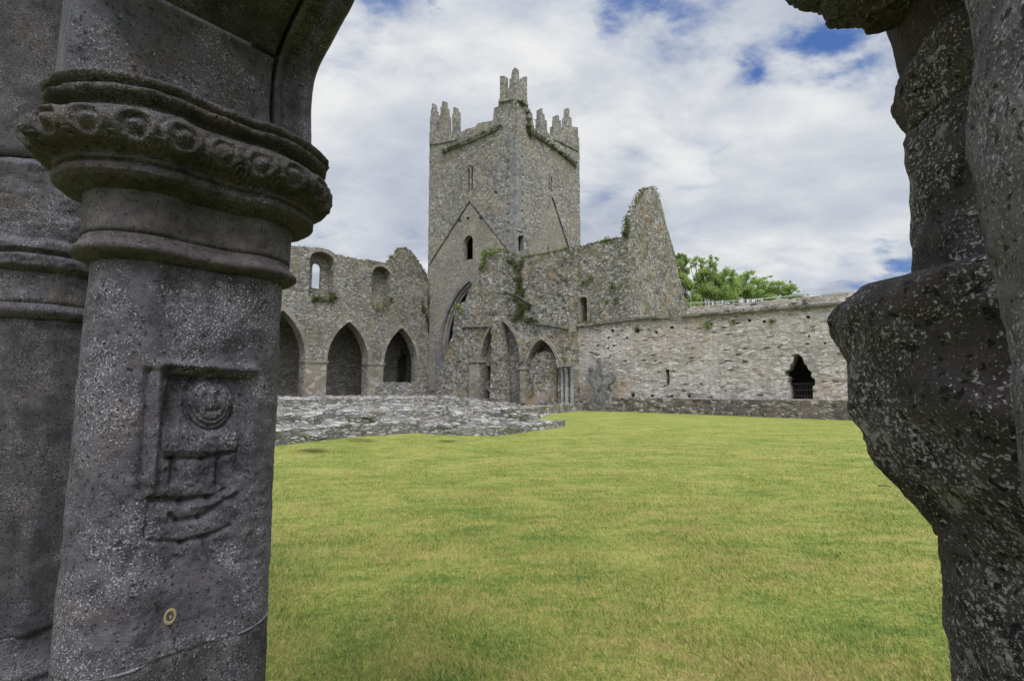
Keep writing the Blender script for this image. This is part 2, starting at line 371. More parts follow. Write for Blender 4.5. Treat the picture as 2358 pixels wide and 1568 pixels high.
def near_stone(name, base=(0.092, 0.088, 0.102), dark=(0.035, 0.033, 0.040), pale=(0.36, 0.35, 0.38), speck=1.0, brown=0.3, sc_=1.0, warm=(0.085, 0.06, 0.042), bump=0.6, crust=0.12):
    base, dark, pale = [(c[0] * 1.02, c[1] * .98, c[2] * 1.02) for c in (base, dark, pale)]
    base = tuple(c * .55 for c in base); dark = tuple(c * .42 for c in dark); pale = tuple(c * .85 for c in pale); warm = tuple(c * .55 for c in warm)  # colours darkened overall, standing in for the shade of a roofed cloister walk
    m, t, b = mat(name, 0.85)
    ov, _ = obj_vec(t)
    big = noise_n(t, ov, 5 * sc_, 5, 0.6, 0.4); mid = noise_n(t, ov, 26 * sc_, 5, 0.62, 0.2); fine = noise_n(t, ov, 230 * sc_, 3, 0.6)
    f2 = noise_n(t, ov, 420 * sc_, 2, 0.6)
    col = ramp(t, math_n(t, 'ADD', math_n(t, 'MULTIPLY', mid.outputs[0], 0.6), math_n(t, 'MULTIPLY', big.outputs[0], 0.4)), [(0.34, dark), (0.48, base), (0.62, tuple(min(1, c * 1.7) for c in base))])
    col = mixc(t, math_n(t, 'MULTIPLY', sstep(t, big.outputs[0], 0.5, 0.68), brown), col, warm)
    # lichen specks of two sizes, gathered in drifts
    drift = sstep(t, noise_n(t, ov, 7 * sc_, 4, 0.6, 0.5).outputs[0], 0.34, 0.62)
    s1 = sstep(t, math_n(t, 'ADD', fine.outputs[0], math_n(t, 'MULTIPLY', math_n(t, 'SUBTRACT', drift, 0.5), 0.12)), 0.60, 0.70)
    s2 = sstep(t, math_n(t, 'ADD', f2.outputs[0], math_n(t, 'MULTIPLY', math_n(t, 'SUBTRACT', drift, 0.5), 0.1)), 0.60, 0.74)
    cr = noise_n(t, ov, 48 * sc_, 4, 0.7, 0.3)
    s3 = sstep(t, math_n(t, 'ADD', cr.outputs[0], math_n(t, 'MULTIPLY', math_n(t, 'SUBTRACT', drift, 0.5), 0.16)), 0.64, 0.72)
    sp = math_n(t, 'MAXIMUM', math_n(t, 'MAXIMUM', math_n(t, 'MULTIPLY', s1, 0.8 * speck), math_n(t, 'MULTIPLY', s2, 0.75 * speck)), math_n(t, 'MULTIPLY', s3, crust * speck), clamp=True)
    col = mixc(t, sp, col, pale)
    pit = sstep(t, noise_n(t, ov, 120 * sc_, 3, 0.6).outputs[0], 0.33, 0.41)
    col = mixc(t, pit, tuple(c * 0.35 for c in base), col)
    t.links.new(col, b.inputs['Base Color'])
    h = math_n(t, 'ADD', math_n(t, 'MULTIPLY', mid.outputs[0], 0.9), math_n(t, 'ADD', math_n(t, 'MULTIPLY', fine.outputs[0], 0.35), math_n(t, 'MULTIPLY', pit, 0.5)))
    bp = t.nodes.new('ShaderNodeBump'); bp.inputs['Strength'].default_value = bump; bp.inputs['Distance'].default_value = 0.009
    t.links.new(h, bp.inputs['Height']); t.links.new(bp.outputs[0], b.inputs['Normal'])
    return m
M['pier'] = near_stone('blue_grey_lichened_stone')
M['pier_dark'] = near_stone('smoother_dark_stone', base=(0.058, 0.057, 0.062), speck=0.55)
M['capital'] = near_stone('weathered_capital_stone', base=(0.062, 0.058, 0.055), dark=(0.022, 0.02, 0.019), speck=0.45, brown=0.6)
M['neck'] = near_stone('brown_grey_stone', base=(0.085, 0.078, 0.08), dark=(0.05, 0.045, 0.046), speck=0.28, brown=0.5, bump=0.3)
M['springer'] = near_stone('mottled_springer_stone', base=(0.085, 0.088, 0.098), dark=(0.03, 0.03, 0.032), speck=0.8, brown=0.7, sc_=0.8)
M['right'] = near_stone('dark_lichened_stone', base=(0.085, 0.077, 0.08), dark=(0.03, 0.026, 0.027), pale=(0.44, 0.43, 0.45), speck=1.25, brown=0.5, sc_=0.8, crust=.45, bump=.8)
M['right_top'] = near_stone('brown_worn_stone', base=(0.06, 0.052, 0.052), dark=(0.03, 0.026, 0.027), speck=0.4, brown=0.5)
M['nearest'] = near_stone('pale_lichened_stone', base=(0.17, 0.168, 0.178), dark=(0.07, 0.067, 0.07), pale=(0.45, 0.46, 0.48), speck=1.1, brown=0.25, sc_=1.5, crust=.5)
m, t, b = mat('yellow_lichen'); b.inputs['Base Color'].default_value = (0.22, 0.175, 0.095, 1); M['lichen'] = m
m, t, b = mat('iron', 0.6); b.inputs['Base Color'].default_value = (0.05, 0.05, 0.05, 1); M['iron'] = m
m, t, b = mat('painted_rail', 0.5); b.inputs['Base Color'].default_value = (0.33, 0.38, 0.36, 1); M['rail'] = m
m, t, b = mat('bark'); ov, _ = obj_vec(t); t.links.new(ramp(t, noise_n(t, ov, 9, 4).outputs[0], [(0.3, (0.05, 0.04, 0.03)), (0.7, (0.13, 0.11, 0.085))]), b.inputs['Base Color']); M['bark'] = m
def leafmat(name, a, b_, c, trans=0.25):
    m, t, b = mat(name, 0.6)
    g = t.nodes.new('ShaderNodeNewGeometry')
    ov, _ = obj_vec(t)
    f = math_n(t, 'ADD', math_n(t, 'MULTIPLY', g.outputs['Random Per Island'], 0.6), math_n(t, 'MULTIPLY', noise_n(t, ov, 0.9, 3).outputs[0], 0.4))
    col = ramp(t, f, [(0.1, a), (0.5, b_), (0.9, c)])
    t.links.new(col, b.inputs['Base Color'])
    tr = t.nodes.new('ShaderNodeBsdfTranslucent'); t.links.new(col, tr.inputs[0])
    mx = t.nodes.new('ShaderNodeMixShader'); mx.inputs[0].default_value = trans
    t.links.new(b.outputs[0], mx.inputs[1]); t.links.new(tr.outputs[0], mx.inputs[2])
    t.links.new(mx.outputs[0], t.nodes['Material Output'].inputs[0]); return m
M['leaf'] = leafmat('tree_leaves', (0.17, 0.25, 0.075), (0.30, 0.40, 0.13), (0.44, 0.52, 0.22), 0.6)
M['ivy'] = leafmat('ivy_leaves', (0.04, 0.05, 0.018), (0.08, 0.095, 0.032), (0.14, 0.15, 0.055))
M['moss'] = leafmat('wall_growth', (0.06, 0.07, 0.022), (0.12, 0.13, 0.04), (0.22, 0.22, 0.08))
M['bright'] = leafmat('bright_weed', (0.09, 0.14, 0.03), (0.15, 0.23, 0.05), (0.24, 0.32, 0.08))

# grass colours shared by the turf and its blades
def grass_col(t, ov, rnd=None):
    m1 = t.nodes.new('ShaderNodeMapping'); t.links.new(ov, m1.inputs[0]); m1.inputs['Scale'].default_value = (0.7, 1.6, 1); m1.inputs['Rotation'].default_value = (0, 0, R(-14))
    a = noise_n(t, m1.outputs[0], 0.75, 5, 0.62, 0.3); b = noise_n(t, m1.outputs[0], 3.0, 5, 0.65, 0.3); c = noise_n(t, m1.outputs[0], 13, 4, 0.65)
    d = noise_n(t, ov, 45, 4, 0.7)
    f = math_n(t, 'ADD', math_n(t, 'MULTIPLY', a.outputs[0], 0.27), math_n(t, 'ADD', math_n(t, 'MULTIPLY', b.outputs[0], 0.27), math_n(t, 'ADD', math_n(t, 'MULTIPLY', c.outputs[0], 0.24), math_n(t, 'MULTIPLY', d.outputs[0], 0.22))))
    if rnd is not None: f = math_n(t, 'ADD', f, math_n(t, 'MULTIPLY', math_n(t, 'SUBTRACT', rnd, 0.5), 0.26))
    col = ramp(t, f, [(0.38, (0.070, 0.122, 0.024)), (0.44, (0.135, 0.188, 0.034)), (0.49, (0.213, 0.240, 0.048)), (0.54, (0.29, 0.28, 0.074)), (0.59, (0.355, 0.30, 0.12)), (0.66, (0.33, 0.225, 0.11))])
    return col, f, c
m, t, b = mat('turf', 0.95); ov, _ = obj_vec(t); col, f, c_ = grass_col(t, ov)
fn = noise_n(t, ov, 60, 4, 0.7)
col = mixc(t, sstep(t, fn.outputs[0], 0.3, 0.62), mixc(t, 1.0, col, (0.5, 0.58, 0.45), 'MULTIPLY'), col)
t.links.new(col, b.inputs['Base Color'])
bp = t.nodes.new('ShaderNodeBump'); bp.inputs['Strength'].default_value = 0.7; bp.inputs['Distance'].default_value = 0.03
t.links.new(math_n(t, 'ADD', fn.outputs[0], c_.outputs[0]), bp.inputs['Height']); t.links.new(bp.outputs[0], b.inputs['Normal']); M['turf'] = m
m, t, b = mat('grass_blade', 0.7); g = t.nodes.new('ShaderNodeNewGeometry'); ov, _ = obj_vec(t)
col, f, c_ = grass_col(t, ov, g.outputs['Random Per Island'])
t.links.new(col, b.inputs['Base Color'])
tr = t.nodes.new('ShaderNodeBsdfTranslucent'); t.links.new(col, tr.inputs[0]); mx = t.nodes.new('ShaderNodeMixShader'); mx.inputs[0].default_value = 0.35
t.links.new(b.outputs[0], mx.inputs[1]); t.links.new(tr.outputs[0], mx.inputs[2]); t.links.new(mx.outputs[0], t.nodes['Material Output'].inputs[0]); M['blade'] = m

# ------------------------------------------------------------------ ground
def gh(x, y):                      # world x, y: gentle lawn unevenness
    return 0.035 * noise.noise(Vector((x * 0.25, y * 0.25, 0.5))) + 0.012 * noise.noise(Vector((x * 1.3, y * 1.3, 2)))
xs = sorted(set([-900, -400, -200, -100, -60] + [i * 0.8 for i in range(-45, 46)] + [60, 100, 200, 400, 900]))
ys = sorted(set([-900, -300, -100, -40, -20] + [i * 0.8 for i in range(-10, 75)] + [80, 120, 200, 400, 900, 1800]))
V = [(x, y, gh(x, y) if abs(x) < 40 and y < 60 else 0) for y in ys for x in xs]; nx = len(xs)
F = [(j * nx + i, j * nx + i + 1, (j + 1) * nx + i + 1, (j + 1) * nx + i) for j in range(len(ys) - 1) for i in range(nx - 1)]
g = bpy.data.objects.new('ground', mesh_from('ground', V, F, M['turf'], True)); C.objects.link(g); tag(g, 'mown yellow green lawn of the cloister garth', 'lawn', kind='structure')
# blades
def blades(n, r0, r1, name, label, hgt, wid):
    rr = np.sqrt(rng.uniform(0, 1, n)) ; rr = r0 * (r1 / r0) ** rng.uniform(0, 1, n)
    az = rng.uniform(R(-34), R(45), n)
    x = rr * np.sin(az); y = rr * np.cos(az)
    h = hgt * rng.uniform(0.5, 1.25, n) * np.clip(1.25 - rr / 28, .3, 1); w = wid * (0.6 + rr / 5.0) * rng.uniform(0.7, 1.3, n)
    th = rng.uniform(0, 2 * np.pi, n); lean = rng.uniform(0.2, 1.3, n) * h; la = rng.uniform(0, 2 * np.pi, n) * 0.5 + R(20)
    z0 = np.array([gh(a, b) for a, b in zip(x, y)]) - 0.004
    v = np.zeros((n, 3, 3))
    v[:, 0] = np.stack([x - np.cos(th) * w, y - np.sin(th) * w, z0], 1)
    v[:, 1] = np.stack([x + np.cos(th) * w, y + np.sin(th) * w, z0], 1)
    v[:, 2] = np.stack([x + np.cos(la) * lean, y + np.sin(la) * lean, z0 + h], 1)
    me = bpy.data.meshes.new(name); me.vertices.add(3 * n); me.vertices.foreach_set('co', v.reshape(-1))
    me.loops.add(3 * n); me.loops.foreach_set('vertex_index', np.arange(3 * n, dtype=np.int32))
    me.polygons.add(n); me.polygons.foreach_set('loop_start', np.arange(0, 3 * n, 3, dtype=np.int32)); me.polygons.foreach_set('loop_total', np.full(n, 3, dtype=np.int32))
    me.update(); me.materials.append(M['blade'])
    o = bpy.data.objects.new(name, me); C.objects.link(o); tag(o, label, 'grass', kind='stuff')
blades(400000, 1.6, 26, 'grass', 'short yellow green grass blades of the mown cloister lawn', 0.034, 0.0021)

# foliage made of small leaf faces
def leaves(centres, n, size, flat=1.0):
    """centres: list of (x, y, z, rx, ry, rz)"""
    V = []; F = []
    wts = [c[3] * c[5] + 0.001 for c in centres]; tot = sum(wts)
    for c, w in zip(centres, wts):
        for _ in range(max(3, int(n * w / tot))):
            d = Vector((random.gauss(0, .5), random.gauss(0, .5), random.gauss(0, .5)))
            p = Vector((c[0] + d.x * c[3], c[1] + d.y * c[4], c[2] + d.z * c[5]))
            a = Vector((random.gauss(0, 1), random.gauss(0, 1), random.gauss(0, 1))).normalized()
            b_ = a.cross(Vector((random.gauss(0, 1), random.gauss(0, 1), random.gauss(0, 1)))).normalized()
            s = size * random.uniform(0.6, 1.3); k = len(V)
            V += [p - a * s, p + b_ * s * .5, p + a * s, p - b_ * s * .5]; F.append((k, k + 1, k + 2, k + 3))
    return V, F
def plant(name, centres, n, size, m_, label, cat, kind=None, group=None):
    c0 = centres[0]; o = obj(name, leaves(centres, n, size), M[m_], base=(c0[0], c0[1], c0[2])); return tag(o, label, cat, group, kind)

# ================================================================== the tower
YW = 31.0                          # the west faces of tower, transept and east range
XT = onY(YW, 1188, 700)[0]         # south-west corner of the tower
XN = onY(YW, 987, 620)[0]          # north-west corner
YE = onX(XT, 1336, 560)[0]         # south-east corner
def zW(x, y): return onY(YW, x, y)[1]
tw = thing('bell_tower', 'tall square grey rubble bell tower with stepped corner battlements', 'tower', ((XN + XT) / 2, (YW + YE) / 2, 0))
Wp = lambda l: pts('Y', YW, l)
Sp = lambda l: pts('X', XT, l)
# west wall: top follows the parapet behind the merlons
topW = Wp([(1185, 226), (1150, 226), (1147, 245), (1138, 250), (1134, 278), (1100, 284), (1094, 293), (1075, 297), (1062, 305), (1056, 312), (1030, 318), (989, 325)])
w_arch = arch_pts(onY(YW, 1018, 800)[0], onY(YW, 1150, 800)[0], 0.5, zW(1020, 800), zW(1084, 648))
twin = [arch_pts(onY(YW, a, 420)[0], onY(YW, b_, 420)[0], zW(1083, 440), zW(1083, 395), zW(1083, 385)) for a, b_ in ((1077, 1082.0), (1084.5, 1090))]
win_a = arch_pts(onY(YW, 1069, 570)[0], onY(YW, 1091, 570)[0], zW(1080, 599), zW(1080, 560), zW(1080, 543))
holes_sm = [Wp([(a - 3, b_ - 3), (a + 3, b_ - 3), (a + 3, b_ + 3), (a - 3, b_ + 3)]) for a, b_ in ((1060, 509), (1079, 504), (1108, 503), (1141, 443))]
outW = [(XN, 0), (XT - 0.02, 0)] + topW
obj('wall', slab('Y', YW, outW, [w_arch] + twin + [win_a] + holes_sm, th=0.42, grid=0.38, amp=0.05, jit=0.05), M['tower'], tw)
# south wall
topS = Sp([(1334, 332), (1319, 326), (1300, 318), (1285, 313), (1268, 312), (1262, 306), (1240, 300), (1230, 296), (1226, 262), (1217, 250), (1213, 226), (1190, 226)])
twinS = [arch_pts(onX(XT, a, 420)[0], onX(XT, b_, 420)[0], onX(XT, 1268, 438)[1], onX(XT, 1268, 412)[1], onX(XT, 1268, 403)[1]) for a, b_ in ((1263.5, 1266.5), (1268.5, 1271.5))]
sq = Sp([(1194, 543), (1206, 542), (1206, 577), (1194, 578)])
slS = Sp([(1259, 562), (1262, 562), (1262, 580), (1259, 580)])
outS = [(YW + 0.02, 0), (YE, 0)] + topS
obj('wall', slab('X', XT, outS, twinS + [sq, slS], th=0.45, grid=0.38, amp=0.05, jit=0.05, seed=4), M['tower'], tw)
# north and east walls, rarely seen
ztp = zW(1060, 312)
obj('wall', slab('X', XN + 1.1, [(YW + 1.12, 0), (YE, 0), (YE, ztp), (YW + 1.12, ztp)], th=1.08, grid=1.0, amp=0.05, seed=8), M['tower'], tw)
obj('wall', slab('Y', YE - 1.1, [(XN + 1.12, 0), (XT - 1.12, 0), (XT - 1.12, ztp - .02), (XN + 1.12, ztp - .02)], th=1.05, grid=1.0, amp=0.05, seed=9), M['tower'], tw)
obj('roof', box(XN + 1.15, XT - 1.15, YW + 1.15, YE - 1.15, ztp - 2.2, ztp - 1.8), M['inner'], tw)
obj('floor', box(XN + 1.15, XT - 1.15, YW + 1.15, YE - 1.15, zW(1080, 620), zW(1080, 610)), M['inner'], tw)
# merlons (each a stepped stone post)
for l in ([(990, 330), (990, 268), (992, 268), (992, 252), (994, 252), (995, 239), (998, 239), (1000, 254), (1002, 254), (1002, 270), (1004, 272), (1004, 322)],
          [(1010, 320), (1011, 266), (1014, 266), (1014, 248), (1017, 247), (1018, 234), (1023, 233), (1024, 247), (1027, 248), (1028, 266), (1031, 267), (1031, 318)],
          [(1041, 318), (1041, 262), (1043, 262), (1044, 248), (1048, 247), (1049, 254), (1053, 256), (1053, 314)],
          [(1151, 236), (1151, 176), (1162, 175), (1162, 205), (1164, 206), (1164, 236)],
          [(1167, 236), (1167, 204), (1172, 203), (1173, 182), (1177, 181), (1178, 168), (1182, 167), (1183, 156), (1187, 156), (1187, 236)]):
    obj('merlon', slab('Y', YW, Wp(l), th=0.5, grid=0.16, amp=0.012, jit=0.012, seed=l[0][0]), M['tower'], tw)
for l in ([(1188, 236), (1188, 157), (1191, 158), (1192, 170), (1195, 171), (1196, 186), (1205, 188), (1206, 177), (1214, 177), (1214, 240)],
          [(1242, 306), (1242, 272), (1244, 272), (1245, 250), (1249, 250), (1250, 262), (1254, 263), (1255, 276), (1259, 278), (1261, 307)],
          [(1275, 318), (1275, 290), (1280, 288), (1281, 266), (1287, 266), (1288, 276), (1292, 278), (1293, 320)],
          [(1297, 326), (1298, 292), (1302, 290), (1303, 270), (1306, 268), (1307, 249), (1311, 250), (1312, 270), (1316, 272), (1317, 292), (1331, 294), (1332, 336)]):
    obj('merlon', slab('X', XT, Sp(l), th=0.5, grid=0.16, amp=0.012, jit=0.012, seed=l[0][0]), M['tower'], tw)
obj('parapet', slab('Y', YW - 0.1, Wp([(990, 334), (990, 306), (1002, 306), (1002, 298), (1010, 298), (1031, 300), (1041, 306), (1056, 306), (1056, 322), (1022, 330)]), th=0.5, grid=0.25, amp=0.04, jit=0.05, seed=63), M['tower'], tw)
obj('parapet', slab('X', XT + 0.1, Sp([(1332, 350), (1332, 318), (1322, 312), (1318, 300), (1300, 296), (1290, 300), (1276, 306), (1275, 322)]), th=0.5, grid=0.25, amp=0.04, jit=0.05, seed=64), M['tower'], tw)
# string courses under the parapet, roof scars, plastered gable fields, quoins
obj('string_course', beam('Y', YW, Wp([(1150, 296), (1090, 324), (1020, 352)]), 0.22, -0.2, 0.1, 0.05), M['tower'], tw)
obj('string_course', beam('X', XT, Sp([(1212, 300), (1240, 318), (1290, 352), (1326, 384)]), 0.22, -0.2, 0.1, 0.05), M['tower'], tw)
obj('string_course', beam('Y', YW, Wp([(1185, 229), (1150, 236)]), 0.16, -0.15, 0.1, 0.03), M['tower'], tw)
obj('string_course', beam('X', XT, Sp([(1190, 229), (1214, 244)]), 0.16, -0.15, 0.1, 0.03), M['tower'], tw)
obj('roof_scar', join(beam('Y', YW, Wp([(988, 612), (1083, 462)]), 0.17, -0.14, 0.08, 0.03), beam('Y', YW, Wp([(1083, 462), (1186, 592)]), 0.17, -0.14, 0.08, 0.03)), M['cross'], tw)
obj('roof_scar', join(beam('X', XT, Sp([(1270, 452), (1308, 568)]), 0.17, -0.14, 0.08, 0.03), beam('X', XT, Sp([(1270, 452), (1262, 478)]), 0.17, -0.14, 0.08, 0.03), beam('X', XT, Sp([(1240, 525), (1224, 548)]), 0.15, -0.1, 0.08, 0.03)), M['cross'], tw)
gf = slab('Y', YW - 0.10, Wp([(989, 616), (1083, 470), (1180, 592), (1180, 900), (990, 900)]), [w_arch, win_a] + holes_sm[:3], th=0.08, grid=0.4, amp=0.015, jit=0.02, seed=2)
obj('plaster_gable', gf, M['scar'], tw, label='paler plastered triangle under the roof scar')
obj('plaster_gable', slab('X', XT + 0.10, Sp([(1262, 480), (1268, 458), (1305, 572), (1215, 590), (1215, 558), (1226, 548)]), [slS], th=0.08, grid=0.4, amp=0.015, jit=0.02, seed=2), M['scar'], tw, label='paler plastered triangle on the south face')
cz = [0, zW(1188, 310)]
def quoin_edge(u0, w, z0, z1, sgn):
    o = []; z = z0; k = 0
    while z < z1:
        ww = w * (1.0 if k % 2 else .72) * random.uniform(.9, 1.1); o += [(u0 + sgn * ww, z), (u0 + sgn * ww, min(z + .42, z1))]; z += .42; k += 1
    return o
qa = quoin_edge(XT, 1.05, 7, cz[1], -1); qb = quoin_edge(YW, 1.0, onX(XT, 1195, 532)[1], cz[1], 1)
obj('quoin', slab('Y', YW - 0.07, [(XT + .06, 7)] + [(XT + .06, cz[1])] + qa[::-1], th=.12, grid=.3, amp=.03, jit=.03), M['quoin'], tw, label='smoother blue grey corner stones')
obj('quoin', slab('X', XT + 0.07, [(YW - .06, qb[0][1]), *qb, (YW - .06, cz[1])], th=.12, grid=.3, amp=.03, jit=.03), M['quoin'], tw, label='smoother blue grey corner stones')
a0, a1 = onY(YW, 1069, 570)[0], onY(YW, 1091, 570)[0]
obj('window_frame', archivolt('Y', YW, a0, a1, zW(1080, 560), zW(1080, 543), 0.16, -0.13, 0.05, foot=zW(1080, 560) - zW(1080, 599)), M['dress'], tw)
fr = [arch_pts(onY(YW, 1077, 420)[0], onY(YW, 1090, 420)[0], zW(1083, 440), zW(1083, 395), zW(1083, 383))]
obj('window_frame', archivolt('Y', YW, onY(YW, 1076.5, 420)[0], onY(YW, 1090.5, 420)[0], zW(1083, 393), zW(1083, 381), 0.12, -0.08, 0.05, foot=zW(1083, 393) - zW(1083, 441)), M['dress'], tw)
for k, (w_, t0, t1, mm) in enumerate(((0.34, -0.14, 0.1, 'blue'), (0.26, 0.11, 0.24, 'dress'), (0.3, 0.25, 0.40, 'blue'))):
    e = 0.0 if k == 0 else 0.26 * k
    obj('archivolt', archivolt('Y', YW, onY(YW, 1018, 800)[0] + e, onY(YW, 1150, 800)[0] - e, zW(1020, 800), zW(1084, 648) - e, w_, t0, t1, foot=4.5), M[mm], tw, label='pointed order of the great crossing arch')

obj('pilaster', slab('Y', YW - 0.12, [(onY(YW, 1005, 800)[0], .5), (onY(YW, 1020, 800)[0], .5), (onY(YW, 1020, 800)[0], zW(1020, 800)), (onY(YW, 1005, 800)[0], zW(1020, 800))], th=.1, grid=.3, amp=.03, jit=.02), M['blue'], tw)
# ================================================================== north nave arcade
XA = XN + 0.3
def zA(x, y): return onX(XA, x, y)[1]
ar = thing('nave_arcade', 'grey ruined nave wall with three pointed arches left of tower', 'wall', (XA, onX(XA, 800, 900)[0], 0))
Ap = lambda l: pts('X', XA, l)
ya = lambda x: onX(XA, x, 800)[0]
FLR = 0.95
aB = (ya(754), ya(848), FLR, zA(800, 833), zA(808, 741))
aA = (ya(754) - (ya(848) - ya(754)) - (ya(754) - ya(703)), ya(703), FLR, zA(690, 826), zA(660, 716))
aC = (ya(884), ya(962), zA(925, 881), zA(925, 842), zA(934, 756))
aZ = (aA[0] - 8.1, aA[0] - 2.2, FLR, aA[3], aA[4])
arches = [aB, aA, aC, aZ]
top = [(onX(XA, 990, 700)[0], 0), (onX(XA, 995, 660)[0], zA(990, 655))]
topA = Ap([(984, 650), (960, 640), (905, 628), (893, 612), (878, 606), (858, 609), (826, 598), (800, 592), (774, 586), (757, 576), (740, 572), (722, 577), (700, 570), (683, 568), (640, 560), (580, 545), (480, 500), (380, 480)])
outA = [(aZ[0] - 3, 0), (onX(XA, 992, 800)[0], 0)] + topA + [(aZ[0] - 3, topA[-1][1])]
n1a = arch_pts(onX(XA, 712, 640)[0], onX(XA, 769, 640)[0], zA(740, 686), zA(740, 600), zA(740, 580))
n2a = arch_pts(onX(XA, 857, 660)[0], onX(XA, 898, 660)[0], zA(877, 716), zA(877, 632), zA(877, 614))
obj('wall', slab('X', XA, outA, [arch_pts(*a) for a in arches] + [n1a, n2a], th=1.0, grid=0.35, amp=0.05, jit=0.07, seed=11), M['arcade'], ar)
for a in arches:
    obj('archivolt', archivolt('X', XA, a[0], a[1], a[3], a[4], 0.34, -0.07, 0.6), M['dress'], ar)
for (u0, u1, z) in ((aA[1], aB[0], aB[3]), (aB[1], aC[0], aB[3] + 0.02), (aZ[1], aA[0], aA[3])):
    obj('impost', join(box(XA - 0.9, XA + 0.16, u0 - 0.1, u1 + 0.1, z - 0.16, z), box(XA - 0.9, XA + 0.1, u0 - 0.05, u1 + 0.05, z - 0.3, z - 0.163)), M['dress'], ar)
    obj('pillar', box(XA - 0.95, XA + 0.05, u0 + 0.02, u1 - 0.02, FLR - 0.6, z - 0.31), M['dress'], ar)
# embrasures: thin outer wall at the back of each splayed window, the first with its slit open to the sky
sl = arch_pts(onX(XA - 1.0, 719, 640)[0], onX(XA - 1.0, 739, 640)[0], onX(XA - 1, 728, 664)[1], onX(XA - 1, 728, 615)[1], onX(XA - 1, 728, 606)[1])
obj('window', slab('X', XA - 1.02, [(n1a[0][0] - 0.5, n1a[0][1] - 0.3), (n1a[1][0] + 0.5, n1a[1][1] - 0.3), (n1a[1][0] + 0.5, zA(740, 576)), (n1a[0][0] - 0.5, zA(740, 576))], [sl], th=0.3, grid=0.3, amp=0.03, seed=13), M['arcade'], ar)
obj('window', slab('X', XA - 1.02, [(n2a[0][0] + .02, n2a[0][1]), (n2a[1][0] - .02, n2a[1][1]), (n2a[1][0] - .02, zA(877, 596)), (n2a[0][0] + .02, zA(877, 596))], th=0.4, grid=0.3, amp=0.05, jit=0.06, seed=14), M['arcade'], ar)
for n_, px_ in ((n1a, ((712, 769, 600, 580))), (n2a, ((857, 898, 632, 614)))):
    obj('window_frame', archivolt('X', XA, n_[0][0], n_[1][0], zA((px_[0] + px_[1]) / 2, px_[2]), zA((px_[0] + px_[1]) / 2, px_[3]), 0.22, -0.05, 0.5), M['dress'], ar)
# aisle wall behind, with a low pointed recess
XB = XA - 4.6
rec = arch_pts(onX(XB, 915, 860)[0], onX(XB, 957, 860)[0], onX(XB, 930, 878)[1], onX(XB, 930, 840)[1], onX(XB, 930, 812)[1])
ais = tag(obj('aisle_wall', slab('X', XB, [(-2, 0), (YW + 9, 0), (YW + 9, 8.4), (-2, 8.4)], [rec], th=0.9, grid=0.7, amp=0.06, seed=15), M['inner'], base=(XB, 20, 0)), 'dark stone aisle wall seen through the pointed nave arches', 'wall')
obj('recess', join(box(XB - 3.0, XB - 2.8, rec[0][0] - 2, rec[1][0] + 4, 0, 6.6), box(XB - 2.79, XB - .92, rec[0][0] - 2, rec[1][0] + 4, 6.4, 6.6), box(XB - 2.79, XB - .92, rec[1][0] + 3.8, rec[1][0] + 4, 0, 6.39)), M['inner'], ais)
tag(obj('aisle_vault', box(XB + 0.01, XA - 0.98, -2, YW + 0.9, 7.7, 8.1), M['inner'], base=(XB, 20, 6.9)), 'low stone vault over the dark aisle behind the arches', 'vault')
tag(obj('aisle_end_wall', slab('Y', YW + 1.2, [(XB - 1, 0), (XA + .3, 0), (XA + .3, 9), (XB - 1, 9)], th=0.8, grid=0.8, amp=0.05, seed=16), M['arcade'], base=(XB, YW + 1, 0)), 'rubble end wall where aisle meets the tower', 'wall')
# sill wall under the third arch
tag(obj('sill_wall', slab('X', XA + 0.35, [(aC[0] - 0.9, 0.2), (aC[1] + 0.9, 0.2), (aC[1] + 0.8, aC[2] + .02), (aC[0] - 0.2, aC[2] + 0.02), (aC[0] - .8, aC[2] - .3)], th=0.8, grid=0.3, amp=0.06, jit=0.08, seed=17), M['found'], base=(XA, aC[0], 0)), 'low pale rubble sill closing the foot of the third arch', 'wall')
# far gable peeping over the arcade
XG = XA - 5.5
gp = pts('X', XG, [(992, 720), (992, 650), (982, 630), (968, 610), (956, 590), (946, 576), (936, 571), (922, 573), (908, 590), (892, 606), (880, 622), (870, 720)])
tag(obj('gable_wall', slab('X', XG, gp, th=0.9, grid=0.4, amp=0.05, jit=0.1, seed=18), M['transept'], base=(XG, gp[0][0], 0)), 'small mossy gable peak showing above the nave wall', 'gable')

# ================================================================== stump of nave wall before the tower, with two arches
YF = YW - 1.3
Fp = lambda l: pts('Y', YF, l)
zF = lambda x, y: onY(YF, x, y)[1]
XF = lambda x: onY(YF, x, 800)[0]
fr_ = thing('ruined_wall', 'ruined rubble wall with two pointed arches in front of tower', 'ruin', (XF(1150), YF, 0))
a1p = arch_pts(XF(1107), XF(1199), 0.3, zF(1150, 835), zF(1150, 735))
a2p = arch_pts(XF(1213), XF(1284), 0.3, zF(1250, 850), zF(1248, 781))
outF = Fp([(1001, 925), (1010, 880), (1019, 840), (1032, 805), (1043, 762), (1046, 735), (1044, 712), (1052, 700), (1070, 694), (1080, 668), (1092, 648), (1100, 628), (1104, 596), (1112, 580), (1132, 575), (1156, 577), (1168, 588), (1190, 592), (1205, 600), (1222, 590), (1244, 588), (1262, 592), (1262, 680), (1300, 690), (1312, 752), (1318, 938)])
outF = [(outF[0][0], 0)] + outF[1:-1] + [(outF[-1][0], 0)]
obj('wall', slab('Y', YF, outF, [a1p, a2p], th=1.25, grid=0.3, amp=0.12, jit=0.10, seed=21), M['transept'], fr_)
for a, w_ in (((XF(1107), XF(1199), zF(1150, 835), zF(1150, 735)), 0.26), ((XF(1213), XF(1284), zF(1250, 850), zF(1248, 781)), 0.26)):
    obj('archivolt', archivolt('Y', YF, a[0], a[1], a[2], a[3], w_, -0.13, 0.5), M['dress'], fr_)
